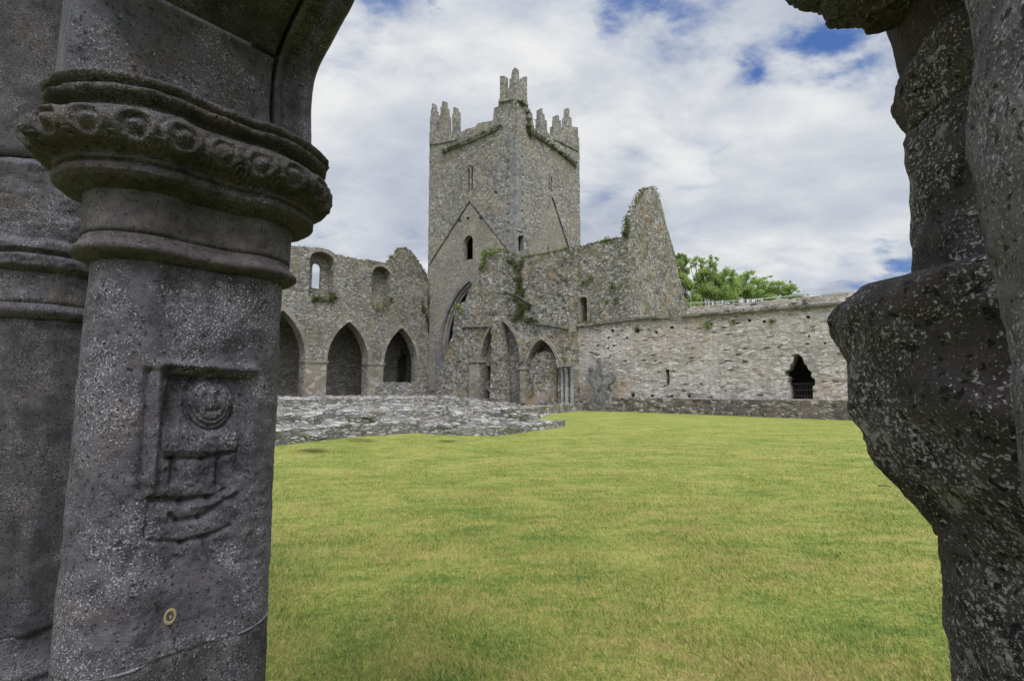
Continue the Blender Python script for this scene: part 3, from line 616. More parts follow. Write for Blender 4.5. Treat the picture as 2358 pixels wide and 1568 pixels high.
obj('pillar', box(XF(1084), XF(1106), YF - 0.2, YF + 0.5, 0.4, zF(1095, 836)), M['dress'], fr_)
obj('impost', box(XF(1082), XF(1109), YF - 0.3, YF + 0.5, zF(1095, 835), zF(1095, 829)), M['dress'], fr_)
obj('pillar', box(XF(1200), XF(1212), YF - 0.17, YF + 0.5, 0.4, zF(1205, 852)), M['dress'], fr_)
obj('impost', box(XF(1197), XF(1215), YF - 0.25, YF + 0.5, zF(1205, 851), zF(1205, 845)), M['dress'], fr_)
obj('buttress', slab('Y', YF - 0.35, Fp([(1134, 935), (1136, 850), (1138, 760), (1143, 733), (1158, 733), (1160, 800), (1166, 935)]), th=0.9, grid=0.25, amp=0.1, jit=0.06, seed=23), M['transept'], fr_, label='rough rubble strip splitting the larger arch')
obj('infill', slab('Y', YF + 0.7, Fp([(1100, 940), (1100, 730), (1205, 730), (1205, 940)]), [Fp([(1107, 842), (1117, 842), (1117, 876), (1107, 876)]), Fp([(1107, 900), (1114, 900), (1114, 918), (1107, 918)])], th=0.4, grid=0.35, amp=0.07, seed=24), M['arcade'], fr_)
obj('infill', slab('Y', YF + 0.25, Fp([(1205, 945), (1210, 880), (1218, 830), (1232, 812), (1250, 808), (1268, 812), (1277, 838), (1278, 945)]), th=0.7, grid=0.28, amp=0.08, jit=0.08, seed=25), M['transept'], fr_, label='rubble filling most of the smaller arch')
obj('string_course', beam('Y', YF, Fp([(1066, 753), (1100, 752), (1138, 751)]), 0.1, -0.2, .1, .03), M['cross'], fr_)
obj('string_course', beam('Y', YF, Fp([(1160, 668), (1195, 682), (1225, 700)]), 0.1, -0.2, .1, .03), M['cross'], fr_)
obj('string_course', beam('Y', YF, Fp([(1228, 745), (1262, 748), (1312, 757)]), 0.1, -0.2, .1, .03), M['cross'], fr_)
# clustered shafts right of the smaller arch
for k, (x_, r_) in enumerate(((1296, .13), (1306, .16), (1318, .14))):
    cx = XF(x_); nseg = 14; V = []; F = []
    zt = zF(x_, 846)
    for j, (z, rr) in enumerate(((0.1, r_ * 1.5), (0.5, r_ * 1.5), (0.6, r_), (zt - .3, r_), (zt - .12, r_ * 1.4), (zt, r_ * 1.5))):
        V += [(cx + rr * math.cos(2 * math.pi * i / nseg), YF - 0.12 + rr * math.sin(2 * math.pi * i / nseg), z) for i in range(nseg)]
        if j: F += [((j - 1) * nseg + i, (j - 1) * nseg + (i + 1) % nseg, j * nseg + (i + 1) % nseg, j * nseg + i) for i in range(nseg)]
    F.append(tuple(range(5 * nseg, 6 * nseg)))
    obj('shaft', (V, F), M['quoin'], fr_, smooth=True)
obj('impost', box(XF(1290), XF(1323), YF - 0.4, YF - 0.01, zF(1306, 845), zF(1306, 839)), M['dress'], fr_)

# ================================================================== south transept and its gable
tp = thing('transept', 'roofless transept with mossy rubble wall and tall pointed gable', 'ruin', (onY(YW, 1400, 800)[0], YW, 0))
winT = arch_pts(onY(YW, 1336, 710)[0], onY(YW, 1353, 710)[0], zW(1343, 740), zW(1343, 692), zW(1343, 684))
XGB = onY(YW, 1446, 560)[0]
outT = Wp([(1190, 760), (1190, 600), (1230, 592), (1262, 584), (1300, 577), (1340, 567), (1380, 560), (1405, 556), (1436, 545), (1446, 545)]) 
outT = [(XT + .09, 2)] + outT[1:] + [(XGB - 0.01, 2)]
obj('wall', slab('Y', YW, outT, [winT], th=1.0, grid=0.33, amp=0.10, jit=0.08, seed=31), M['transept'], tp)
obj('window_frame', archivolt('Y', YW, onY(YW, 1336, 710)[0], onY(YW, 1353, 710)[0], zW(1343, 692), zW(1343, 684), 0.15, -0.08, 0.2, foot=zW(1343, 692) - zW(1343, 741)), M['dress'], tp)
gpx = [(1446, 548), (1454, 520), (1462, 500), (1470, 484), (1478, 468), (1486, 450), (1493, 437), (1502, 430), (1509, 433), (1516, 448), (1523, 470), (1533, 510), (1550, 566), (1560, 619), (1572, 668), (1584, 705)]
gq = pts('X', XGB, gpx)
outG = [(YW + 0.02, 2)] + [(max(a, YW + 0.02), z) for a, z in gq] + [(gq[-1][0] + .6, gq[-1][1] - 1.5), (gq[-1][0] + .6, 2)]
obj('gable', slab('X', XGB, outG, th=0.6, grid=0.33, amp=0.10, jit=0.08, seed=32), M['transept'], tp)
obj('wall', slab('Y', gq[-1][0] - 0.4, [(XT, 2), (XGB - 1.05, 2), (XGB - 1.05, gq[-1][1] - 1), (XT, gq[-1][1] - 1)], th=0.9, grid=0.8, amp=0.05, seed=33), M['transept'], tp)

# ================================================================== east range: long pale wall with its string course
XE = 9.0
er = thing('cloister_wall', 'long pale coursed rubble wall with string course and broken doorway', 'wall', (onY(YW, 1700, 900)[0], YW, 0))
YR = YW - 0.25
Rp = lambda l: pts('Y', YR, l)
door = Rp([(1818, 919), (1872, 919), (1871, 890), (1877, 886), (1876, 872), (1869, 868), (1868, 856), (1861, 851), (1858, 842), (1852, 838), (1848, 824), (1838, 815), (1829, 819), (1826, 832), (1818, 842), (1816, 852), (1806, 856), (1807, 864), (1815, 868), (1812, 880), (1817, 892)])
slit = Rp([(1533.5, 850), (1541.5, 850), (1541.5, 886), (1533.5, 886)])
pit = []
random.seed(5)
for (x_, y_, s_) in ((1871 - 10, 728 + 2, 4.5), (1726, 738, 4.5), (1637, 746, 4), (1760, 741, 4), (1779, 741, 3.5), (1410, 762, 4), (1467, 762, 6), (1511, 765, 4), (1547, 754, 4), (1457, 910, 5), (1502, 911, 4), (1546, 912, 4), (1587, 912, 4), (1863, 774, 3), (1400, 802, 3), (1444, 778, 3), (1900, 790, 3)):
    pit.append(Rp([(x_ - s_, y_ - s_ * .7), (x_ + s_, y_ - s_ * .8), (x_ + s_ * .8, y_ + s_ * .8), (x_ - s_ * .9, y_ + s_ * .7)]))
XL_ = onY(YR, 1312, 800)[0]
topR = Rp([(2030, 669), (1985, 671), (1925, 676), (1850, 684), (1790, 690), (1718, 696), (1640, 702), (1590, 706), (1570, 735)])
zst = lambda x: 746 + (x - 1360) * (699 - 746) / 580.0
lowtop = Rp([(x, zst(x) - 1) for x in (1500, 1440, 1380, 1330, 1312)])
outR = [(XL_, 0), (XE, 0), (XE, topR[0][1])] + topR + lowtop
obj('wall', slab('Y', YR, outR, [door, slit] + pit, th=1.15, grid=0.3, amp=0.05, jit=0.05, hjit=0.05, seed=41), M['range'], er)
sp = Rp([(x, zst(x) + 3 * math.sin(x * .02) * (x < 1500)) for x in range(1250, 2031, 60)])
sp = sp + [(XE, sp[-1][1] + 0.02)]
obj('string_course', beam('Y', YR, sp, 0.13, -0.22, 0.1, 0.03), M['cross'], er)
# rooms behind the doorway and slit
obj('chamber', join(box(XL_, XE, YR + 4.4, YR + 4.6, 0, 4.6), box(XL_, XE, YR + 1.16, YR + 4.4, 4.4, 4.6), box(onY(YR, 1700, 900)[0], onY(YR, 1700, 900)[0] + .2, YR + 1.16, YR + 4.39, 0, 4.39), box(-0.2, 0, YR + 1.16, YR + 4.39, 0, 4.39)), M['inner'], er)
# bench-like plinth along its foot
bt = onY(YR, 1700, 921)[1]
YBN = YR - 0.75
bz = onY(YBN, 1700, 920)[1]
sb = slab('Y', YBN, [(onY(YBN, 1408, 900)[0], -0.1), (XE, -0.1), (XE, bz), (onY(YBN, 1408, 900)[0], bz)], th=0.74, grid=0.3, amp=0.07, jit=0.06, seed=43)
tag(obj('stone_bench', sb, M['bench'], base=(onY(YBN, 1700, 900)[0], YBN, 0)), 'low dark stone bench running along the foot of the pale wall', 'bench')
# iron gate inside the doorway
gt = thing('iron_gate', 'dark barred gate inside the broken doorway', 'gate', (onY(YR, 1845, 900)[0], YR + 0.9, bz))
gx0, gx1 = onY(YR + .9, 1815, 900)[0], onY(YR + .9, 1875, 900)[0]
for z in (bz + .2, bz + .55, bz + 0.9): obj('rail', box(gx0, gx1, YR + .9, YR + .93, z, z + .04), M['iron'], gt)
for i in range(9):
    x_ = gx0 + (gx1 - gx0) * (i + .5) / 9; obj('bar', box(x_, x_ + .03, YR + .935, YR + .96, bz, bz + 1.0), M['iron'], gt)
# railing on the wall top
rl = thing('railing', 'thin pale metal railing along the top of the long wall', 'railing', (onY(YR + .5, 1700, 690)[0], YR + .5, topR[3][1]))
def tube(p0, p1, r, n=6):
    a = Vector(p0); b_ = Vector(p1); d = (b_ - a).normalized(); u = d.orthogonal().normalized(); w = d.cross(u)
    V = [(q + (u * math.cos(2 * math.pi * i / n) + w * math.sin(2 * math.pi * i / n)) * r) for q in (a, b_) for i in range(n)]
    return V, [(i, (i + 1) % n, n + (i + 1) % n, n + i) for i in range(n)] + [tuple(range(n - 1, -1, -1)), tuple(range(n, 2 * n))]
Yr = YR + 0.5
rp = pts('Y', Yr, [(1584, 698), (1660, 695), (1740, 689), (1842, 680), (1900, 674), (1990, 667), (2110, 655)])
for a, b_ in zip(rp[:-1], rp[1:]): obj('rail', tube((a[0], Yr, a[1]), (b_[0], Yr, b_[1]), 0.022), M['rail'], rl)
for x_, y_ in ((1590, 697), (1640, 695), (1690, 692), (1742, 688), (1792, 684), (1852, 668), (1908, 670), (1990, 666)):
    a = onY(Yr, x_, y_); obj('post', tube((a[0], Yr, a[1] - 0.9), (a[0], Yr, a[1] + .02), 0.025), M['rail'], rl)

# ================================================================== worn cross-shaped stone
cx_ = onY(YBN - .35, 1385, 900)[0]; YC = YBN - .35
co = pts('Y', YC, [(1352, 946), (1356, 925), (1366, 908), (1370, 890), (1360, 887), (1351, 880), (1348, 866), (1353, 852), (1359, 842), (1362, 856), (1368, 862), (1372, 848), (1372, 834), (1377, 823), (1382, 836), (1385, 858), (1391, 868), (1399, 860), (1409, 856), (1415, 866), (1412, 878), (1400, 887), (1397, 900), (1402, 920), (1408, 948)])
tag(obj('cross_stone', slab('Y', YC, co, th=0.3, grid=0.10, amp=0.05, jit=0.012, seed=51), M['cross'], base=(cx_, YC, 0), smooth=False), 'weathered grey cross shaped stone standing against the pale wall', 'cross')

# ================================================================== nave floor and ruined foundations
fl = slab('X', 0, [(0, 0), (1, 0), (1, 1)], th=1)
def terrace(poly, zt, name, label, cat, mkey, amp=0.12, grid=0.3, seed=0, zb=-0.2, fz=None, kind=None):
    """low block of ragged stonework with an uneven top, outline in plan"""
    lp = densify(poly, grid, 0.10, seed)
    V = [Vector((p.x, p.y)) for p in lp]; E = [(i, (i + 1) % len(lp)) for i in range(len(lp))]
    u0, u1 = min(p.x for p in lp), max(p.x for p in lp); v0, v1 = min(p.y for p in lp), max(p.y for p in lp)
    u = u0
    while u < u1:
        v = v0
        while v < v1:
            a = u + random.uniform(-.4, .4) * grid; b_ = v + random.uniform(-.4, .4) * grid
            if pip(a, b_, lp): V.append(Vector((a, b_)))
            v += grid
        u += grid
    r = delaunay_2d_cdt(V, E, [], 0, 1e-5); vo, fo = r[0], r[2]
    keep = [tuple(f) for f in fo if pip(sum(vo[i].x for i in f) / len(f), sum(vo[i].y for i in f) / len(f), lp)]
    cnt = {}
    for f in keep:
        for i in range(len(f)):
            k = tuple(sorted((f[i], f[(i + 1) % len(f)]))); cnt[k] = cnt.get(k, 0) + 1
    n = len(vo); zf = fz or (lambda x, y: zt)
    verts = [(p.x, p.y, zf(p.x, p.y) + amp * (noise.noise(Vector((p.x * .9, p.y * .9, seed))) + 0.8 * noise.noise(Vector((p.x * 2.9, p.y * 2.9, seed + 1))))) for p in vo]
    verts += [(p.x, p.y, zb) for p in vo]
    faces = keep + [(a, b_, b_ + n, a + n) for (a, b_), c in cnt.items() if c == 1]
    bx, by = sum(p.x for p in lp) / len(lp), sum(p.y for p in lp) / len(lp)
    return tag(obj(name, (verts, faces), M[mkey], base=(bx, by, 0)), label, cat, kind=kind)
G = lambda l, z=0: [onZ(z, *p) for p in l]
# raised ground of the nave, running back to the arcade
e = G([(560, 1030), (800, 998), (960, 988), (1060, 994), (1130, 995), (1250, 981), (1240, 962), (1330, 944)])
navep = e + [(XF(1318), YF + 1.0), (XN, YW + 1), (XB, YW + 1), (XB, 0)]
def navez(x, y):
    # rises from the garth edge to the nave floor
    d = min((Vector((x, y)) - Vector(q)).length for q in densify(e, 0.8, 0, 0, False))
    return min(0.86, -0.02 + 0.062 * d)
terrace(navep, 0.9, 'rubble_floor', 'uneven pale rubble paving of the roofless nave', 'paving', 'floor', 0.10, 0.42, 61, fz=navez)
# stones strewn and walls left standing a course or two high
def low_wall(px, wpx, h, name_label, seed, mkey='found'):
    a = [Vector(onZ(0.0, *p)) for p in px]; L = []; Rr = []
    for i, p in enumerate(a):
        d = (a[min(i + 1, len(a) - 1)] - a[max(i - 1, 0)]).normalized(); nrm = Vector((-d.y, d.x)) * wpx
        L.append(tuple(p + nrm)); Rr.append(tuple(p - nrm))
    return terrace(L + Rr[::-1], h, 'foundation_wall', name_label, 'foundation', mkey, 0.07, 0.16, seed)
low_wall([(520, 1042), (640, 1022), (800, 1004), (960, 993)], 0.40, 0.42, 'low pale foundation wall nearest the carved pillar', 71)
low_wall([(960, 993), (1060, 999), (1130, 1000), (1190, 992), (1278, 981)], 0.5, 0.26, 'flat broken foundation projecting onto the grass in a point', 72)
low_wall([(600, 990), (760, 978), (900, 972), (1020, 972)], 0.38, 0.56, 'low foundation wall crossing the rubble behind the nearest one', 73)
low_wall([(700, 1000), (740, 975), (800, 955)], .32, .62, 'low cross wall running back among the foundations', 78)
low_wall([(1060, 996), (1050, 975), (1040, 958)], .3, .60, 'short cross wall running back from the broken foundation point', 79)
low_wall([(1230, 975), (1180, 968), (1100, 964)], 0.35, 0.42, 'short mossy foundation stub beside the grass corner', 74)
low_wall([(1200, 960), (1300, 946), (1420, 941)], 0.4, 0.5, 'low rubble kerb between grass and the arched ruin', 75, 'transept')
low_wall([(660, 962), (800, 955), (960, 951), (1080, 950)], 0.45, 0.98, 'farthest low foundation wall before the nave arches', 76)
def rubble_bits(n):
    random.seed(77); bm0 = bmesh.new(); bmesh.ops.create_cube(bm0, size=1); bmesh.ops.subdivide_edges(bm0, edges=bm0.edges, cuts=1, use_grid_fill=True)
    bv = [v.co.copy() for v in bm0.verts]; bf = [tuple(v.index for v in f.verts) for f in bm0.faces]; bm0.free(); V = []; F = []; k = 0
    lo = [min(p[i] for p in navep) for i in (0, 1)]; hi = [max(p[i] for p in navep) for i in (0, 1)]
    while k < n:
        x = random.uniform(lo[0], hi[0]); y = random.uniform(lo[1], hi[1])
        if not pip(x, y, navep): continue
        px_, py_ = proj((x, y, .5))
        if px_ < 560 or px_ > 1350: continue
        k += 1; L = random.uniform(.12, .5) * random.choice((.7, 1, 1.5)); W_ = L * random.uniform(.5, .9); H = random.uniform(.06, .2)
        a = random.choice((0, math.pi / 2)) + random.gauss(0, .25); z = navez(x, y) + random.uniform(-.02, .08); m_ = len(V)
        for q in bv:
            w = Vector(q) * (1 - .12 * (Vector(q).length > .8)); w += noise.noise_vector(w * 2 + Vector((k, 0, 0))) * .16
            w = Vector((w.x * L, w.y * W_, w.z * H)); V.append((x + w.x * math.cos(a) - w.y * math.sin(a), y + w.x * math.sin(a) + w.y * math.cos(a), z + w.z))
        F += [tuple(i + m_ for i in f) for f in bf]
    return V, F
rb = obj('rubble', rubble_bits(1900), M['bits'], base=(*navep[2], 0)); tag(rb, 'scatter of pale flat broken stones over the ruined nave floor', 'rubble', kind='stuff')
# single blocks lying about
def block(px, z, s, label, seed):
    random.seed(seed); p = onZ(z, *px); bm = bmesh.new(); bmesh.ops.create_icosphere(bm, subdivisions=3, radius=1)
    for v in bm.verts:
        q = v.co.copy(); m_ = max(abs(q.x), abs(q.y), abs(q.z)); q = q.lerp(q / m_, 0.7)
        q += noise.noise_vector(q * 1.3 + Vector((seed, 0, 0))) * 0.22
        v.co = Vector((q.x * s[0], q.y * s[1], q.z * s[2]))
    vs = [(v.co.x + p[0], v.co.y + p[1], v.co.z + z) for v in bm.verts]; fs = [tuple(v.index for v in f.verts) for f in bm.faces]; bm.free()
    tag(obj('stone_block', (vs, fs), M['found'], base=(p[0], p[1], z)), label, 'stone block', 'fallen blocks among the foundations')
block((935, 904), 1.15, (.55, .4, .42), 'pale squared block standing before the third nave arch', 1)
block((800, 896), 1.2, (.8, .35, .45), 'rough grey block lying inside the second nave arch', 2)
block((672, 890), 1.3, (.35, .3, .5), 'upright grey block seen in the opening beside the carved pillar', 3)
block((1030, 985), 0.42, (.28, .22, .14), 'small pale block on the foundation near the grass point', 4)
block((1180, 950), 0.72, (.45, .3, .2), 'pale block lying before the buttressed arch', 5)
block((830, 962), 0.72, (.6, .25, .14), 'long flat slab on the middle foundation wall', 6)
block((720, 1003), 0.42, (.4, .25, .1), 'flat slab on the nearest foundation wall', 7)

# ================================================================== growth on the ruins
def strip(plane, val, px, r, dep=0.3, n=12):
    P_ = pts(plane, val, px); o = []
    for i in range(len(P_) - 1):
        a, b_ = P_[i], P_[i + 1]; k = max(1, int(math.hypot(a[0] - b_[0], a[1] - b_[1]) / (r * 1.3)))
        for j in range(k):
            if random.random() < 0.15: continue
            f = j / k; u = a[0] + (b_[0] - a[0]) * f; z = a[1] + (b_[1] - a[1]) * f; q = r * random.uniform(.5, 1.25)
            o.append((u, val + dep, z, q, .35, q * .6) if plane == 'Y' else (val - dep, u, z, .35, q, q * .6))
    return o
random.seed(11)
plant('wall_top_growth', strip('Y', YW, [(1230, 590), (1300, 575), (1380, 558), (1440, 543)], .26), 2600, .09, 'moss', 'olive moss and grass along the transept wall top', 'moss', kind='stuff')
plant('wall_top_growth', strip('X', XGB, [(1444, 540), (1452, 498), (1470, 465), (1488, 434), (1512, 430), (1524, 455)], .16), 900, .08, 'moss', 'moss and grass on the tall gable peak', 'moss', kind='stuff')
plant('wall_top_growth', strip('X', XA, [(690, 570), (740, 572), (775, 586), (826, 598), (893, 610), (905, 628), (985, 652)], .22), 1500, .08, 'moss', 'grass tufts along the broken nave wall top', 'grass', kind='stuff')
plant('wall_top_growth', strip('X', XG, [(985, 632), (956, 590), (936, 571), (920, 573), (893, 605)], .25), 900, .1, 'moss', 'moss on the small far gable', 'moss', kind='stuff')
plant('wall_top_growth', strip('Y', YW, [(1155, 292), (1090, 322), (1020, 352)], .2, -0.15), 1500, .09, 'ivy', 'moss and ferns on the string course of tower west face', 'moss', kind='stuff')
plant('wall_top_growth', strip('X', XT, [(1196, 236), (1208, 250), (1216, 270), (1214, 300), (1222, 322)], .22, -0.12), 900, .08, 'ivy', 'ferns and moss below the corner turret of the tower', 'moss', kind='stuff')
plant('wall_top_growth', strip('X', XT, [(1212, 292), (1228, 310), (1262, 332), (1326, 382)], .2, -0.15), 1300, .09, 'ivy', 'moss and ferns on the string course of tower south face', 'moss', kind='stuff')
plant('wall_top_growth', strip('Y', YF, [(1108, 586), (1130, 574), (1160, 577), (1190, 592), (1240, 588)], .24, .3), 1400, .09, 'moss', 'grass growing on the ruined wall before the tower', 'grass', kind='stuff')
plant('wall_top_growth', strip('Y', YR, [(x, zst(x) - 5) for x in range(1320, 1900, 50)], .12, -0.1), 500, .06, 'moss', 'moss along the string course of the long wall', 'moss', kind='stuff')
def patch(plane, val, px, label, mk='ivy', n=300, size=.09, dep=-.1, cat='plant', name='wall_plant'):
    cs = []; size = size * .8; n = int(n * 1.2)
    x0 = [p for p in px]; px = []
    for (x, y, rx, ry) in x0:
        px.append((x, y, rx, ry))
        for _ in range(3 if len(x0) > 1 else 0): px.append((x + random.gauss(0, .7) * rx, y + random.gauss(0, .7) * ry, rx * random.uniform(.25, .6), ry * random.uniform(.25, .6)))
    for (x, y, rx, ry) in px:
        u, z = (onY if plane == 'Y' else onX)(val, x, y); s = 38 / 1100
        cs.append((u, val + dep, z, rx * s, .16, ry * s) if plane == 'Y' else (val - dep, u, z, .16, rx * s, ry * s))
    plant(name, cs, n, size, mk, label, cat, kind='stuff' if len(x0) > 1 else None)
patch('Y', YF, [(1196, 615, 13, 14), (1198, 645, 11, 16), (1200, 675, 14, 18), (1202, 705, 15, 14), (1195, 728, 18, 12), (1222, 738, 22, 8), (1180, 602, 14, 8)], 'dark ivy trail hanging down the ruined wall corner', 'ivy', 2400, .1, cat='ivy', name='ivy')
patch('Y', YF, [(1118, 590, 9, 12), (1112, 608, 8, 8), (1135, 582, 12, 5)], 'bright green bush on the top left of the ruined wall', 'bright', 520, .1)
patch('Y', YF, [(1055, 708, 12, 6), (1062, 718, 8, 6)], 'green cushion plant on the stepped ledge beside great arch', 'bright', 300, .08)
patch('X', XA, [(745, 690, 20, 8), (765, 684, 9, 12), (725, 688, 9, 8)], 'green plants growing on the sill of the nave window', 'ivy', 900, .09)
patch('X', XA, [(993, 655, 6, 14), (988, 690, 6, 18), (975, 712, 9, 12), (985, 740, 6, 14)], 'ivy streak where nave wall meets the tower', 'ivy', 1300, .09, cat='ivy', name='ivy')
patch('X', XA, [(868, 712, 8, 8), (885, 704, 8, 6), (900, 690, 8, 8)], 'dull green weeds below the blocked nave window', 'moss', 500, .08)
patch('Y', YW, [(1288, 725, 9, 7), (1300, 732, 6, 4)], 'green weed left of the transept window', 'moss', 240, .08)
patch('Y', YW, [(1420, 690, 7, 6), (1412, 660, 6, 6)], 'small weeds right of the transept window', 'moss', 220, .08)
patch('Y', YW, [(1362, 640, 5, 6), (1345, 650, 7, 4)], 'small weeds above the transept window', 'moss', 200, .08)
patch('Y', YW, [(1398, 695, 5, 5)], 'single weed tuft beside the gable foot', 'bright', 90, .07)
patch('Y', YW, [(1446, 520, 5, 14), (1444, 540, 6, 8)], 'ivy clump where transept wall meets the gable', 'ivy', 420, .09, cat='ivy', name='ivy')
patch('Y', YR, [(1628, 746, 9, 5), (1633, 754, 6, 4)], 'leafy weed in a socket left of centre on the long wall', 'bright', 160, .06)
patch('Y', YR, [(1690, 742, 7, 4)], 'dull weed below string course midway on the long wall', 'moss', 90, .06)
patch('Y', YR, [(1778, 740, 6, 4)], 'small weed below string course above the doorway', 'moss', 80, .06)
patch('Y', YR, [(1467, 757, 5, 5)], 'mossy tuft in the socket under the gable', 'ivy', 90, .06)
# ------------------------------------------------------------------ trees behind the range
def tree(px, dep, rx_px, blobs, label, seed):
    random.seed(seed)
    d = ray_w(px[0], px[1]); tt = dep / d.y; base = (d.x * tt, dep)
    def ab(wx, wy, wz): return (wx * cA - wy * sA, wx * sA + wy * cA, wz)
    s = dep / FPX
    b0 = ab(base[0], base[1], 0)
    o = thing('tree', label, 'tree', b0, 'trees behind the long wall')
    cs = []
    for (x, y, r, q) in blobs:
        dd = ray_w(x, y); t_ = dep / dd.y
        for _ in range(16):
            dx, dy, dz = random.gauss(0, .65) * r * s, random.gauss(0, .9) * r * s, random.gauss(-.15, .55) * q * s
            c = ab(dd.x * t_ + dx, dep + dy, EYE + dd.z * t_ + dz); k = random.uniform(.22, .55)
            cs.append((*c, r * s * k, r * s * k, q * s * k))
    obj('crown', leaves(cs, 20000, 0.10), M['leaf'], o)
    g_ = [tube(b0, ab(base[0] + .1, base[1], 3.0), 0.28), tube(ab(base[0] + .1, base[1], 2.9), ab(base[0], base[1], 6.2), 0.2)]
    for c in cs[::4]:
        z0 = random.uniform(3.5, 5.5); g_.append(tube(ab(base[0], base[1], z0), (c[0], c[1], c[2] - .2), 0.035, 5))
    obj('trunk', join(*g_), M['bark'], o)
tree((1585, 700), 52, 40, [(1563, 625, 12, 16), (1572, 600, 8, 12), (1580, 650, 12, 18), (1590, 690, 14, 16), (1566, 590, 6, 8)], 'thin leafy tree beside the tall gable', 101)
tree((1640, 700), 55, 60, [(1628, 622, 14, 12), (1650, 650, 18, 16), (1606, 660, 12, 18), (1615, 602, 12, 10), (1640, 605, 9, 12), (1640, 640, 20, 18), (1620, 670, 16, 18), (1660, 665, 22, 18), (1672, 630, 12, 12), (1612, 640, 10, 12)], 'taller green tree in the middle of the clump behind wall', 102)
tree((1710, 700), 58, 60, [(1680, 660, 20, 16), (1700, 655, 24, 14), (1660, 680, 20, 12), (1690, 680, 24, 14), (1725, 670, 22, 14), (1715, 635, 16, 8), (1740, 648, 12, 8)], 'rounded green tree right of the tallest one', 103)
tree((1790, 700), 60, 60, [(1740, 675, 24, 12), (1765, 665, 24, 12), (1795, 672, 20, 12), (1815, 665, 10, 14), (1830, 682, 14, 8), (1760, 645, 16, 6), (1780, 690, 26, 8)], 'low green tree at the right end of the clump', 104)

# ================================================================== foreground piers
def loft(contours):
    n = len(contours[0]); V = [p for c in contours for p in c]
    F = [(j * n + i, j * n + (i + 1) % n, (j + 1) * n + (i + 1) % n, (j + 1) * n + i) for j in range(len(contours) - 1) for i in range(n)]
    return V, F
def bell_section(XL, Y1, Y2, rho, web, n_arc=60, n_str=90):
    """dumb-bell plan: list of (X, Y, nx, ny) anticlockwise, +X side first"""
    S = []
    for i in range(n_str):                      # +X side from Y1 to Y2
        f = i / n_str; x = rho - (rho - web) * min(1, 4 * f, 4 * (1 - f)) ** 1
        S.append((XL + x, Y1 + (Y2 - Y1) * f, 1, 0))
    for i in range(n_arc):
        a = math.pi * i / n_arc; S.append((XL + rho * math.cos(a), Y2 + rho * math.sin(a), math.cos(a), math.sin(a)))
    for i in range(n_str):
        f = i / n_str; x = rho - (rho - web) * min(1, 4 * f, 4 * (1 - f)) ** 1
        S.append((XL - x, Y2 + (Y1 - Y2) * f, -1, 0))
    for i in range(n_arc):
        a = math.pi + math.pi * i / n_arc; S.append((XL + rho * math.cos(a), Y1 + rho * math.sin(a), math.cos(a), math.sin(a)))
    return S
def interp(prof, z):
    if z <= prof[0][0]: return prof[0][1]
    for (a, va), (b_, vb) in zip(prof[:-1], prof[1:]):
        if a <= z <= b_:
            f = (z - a) / (b_ - a + 1e-9); return va + (vb - va) * f
    return prof[-1][1]
def rough(p, amp, sc_):
    return amp * (noise.noise(Vector(p) * sc_) + .5 * noise.noise(Vector(p) * sc_ * 2.7) + .34 * noise.noise(Vector(p) * sc_ * 7) + .2 * noise.noise(Vector(p) * sc_ * 17))
def pier_rings(S, z0, z1, dz, off, amp=0.003, extra=None, cap=False, sc_=9, poff=0.0):
    cs = []; n = max(1, int((z1 - z0) / dz))
    per = [0.0]
    for a, b_ in zip(S[:-1], S[1:]): per.append(per[-1] + math.hypot(a[0] + a[2] * poff - b_[0] - b_[2] * poff, a[1] + a[3] * poff - b_[1] - b_[3] * poff))
    for j in range(n + 1):
        z = z0 + (z1 - z0) * j / n; o = off(z); c = []
        for i, (x, y, nx_, ny_) in enumerate(S):
            d = o + rough((x, y, z), amp, sc_)
            if extra: d += extra(x + nx_ * o, y + ny_ * o, z, per[i], i)
            c.append((x + nx_ * d, y + ny_ * d, z))
        cs.append(c)
    V, F = loft(cs); m_ = len(S)
    F.append(tuple(range(m_ - 1, -1, -1))); F.append(tuple(range(n * m_, (n + 1) * m_)))
    return V, F
XL, Y1, Y2, RHO, WEB = -1.30, 0.2386, 0.41, 0.104, 0.093
S1 = bell_section(XL, Y1, Y2, RHO, WEB)
lp = thing('cloister_pier', 'large dark carved cloister pillar with scrolled capital filling the left foreground', 'pillar', (XL, (Y1 + Y2) / 2, 0.5), 'cloister arcade pillars')
def seg(px_, py_, ax, ay, bx, by):
    dx, dy = bx - ax, by - ay; f = max(0, min(1, ((px_ - ax) * dx + (py_ - ay) * dy) / (dx * dx + dy * dy + 1e-9)))
    return math.hypot(px_ - ax - f * dx, py_ - ay - f * dy)
def gs(d, w): return math.exp(-(d / w) ** 2)
def ss(x, a, b_):
    f = max(0, min(1, (x - a) / (b_ - a))); return f * f * (3 - 2 * f)
PAN = [(390, 862), (576, 872), (560, 1010), (540, 1120), (520, 1150), (352, 1150), (360, 1060), (372, 950)]
def poly_d(x, y, poly):
    d = min(seg(x, y, *poly[i], *poly[(i + 1) % len(poly)]) for i in range(len(poly))); return d if pip(x, y, poly) else -d
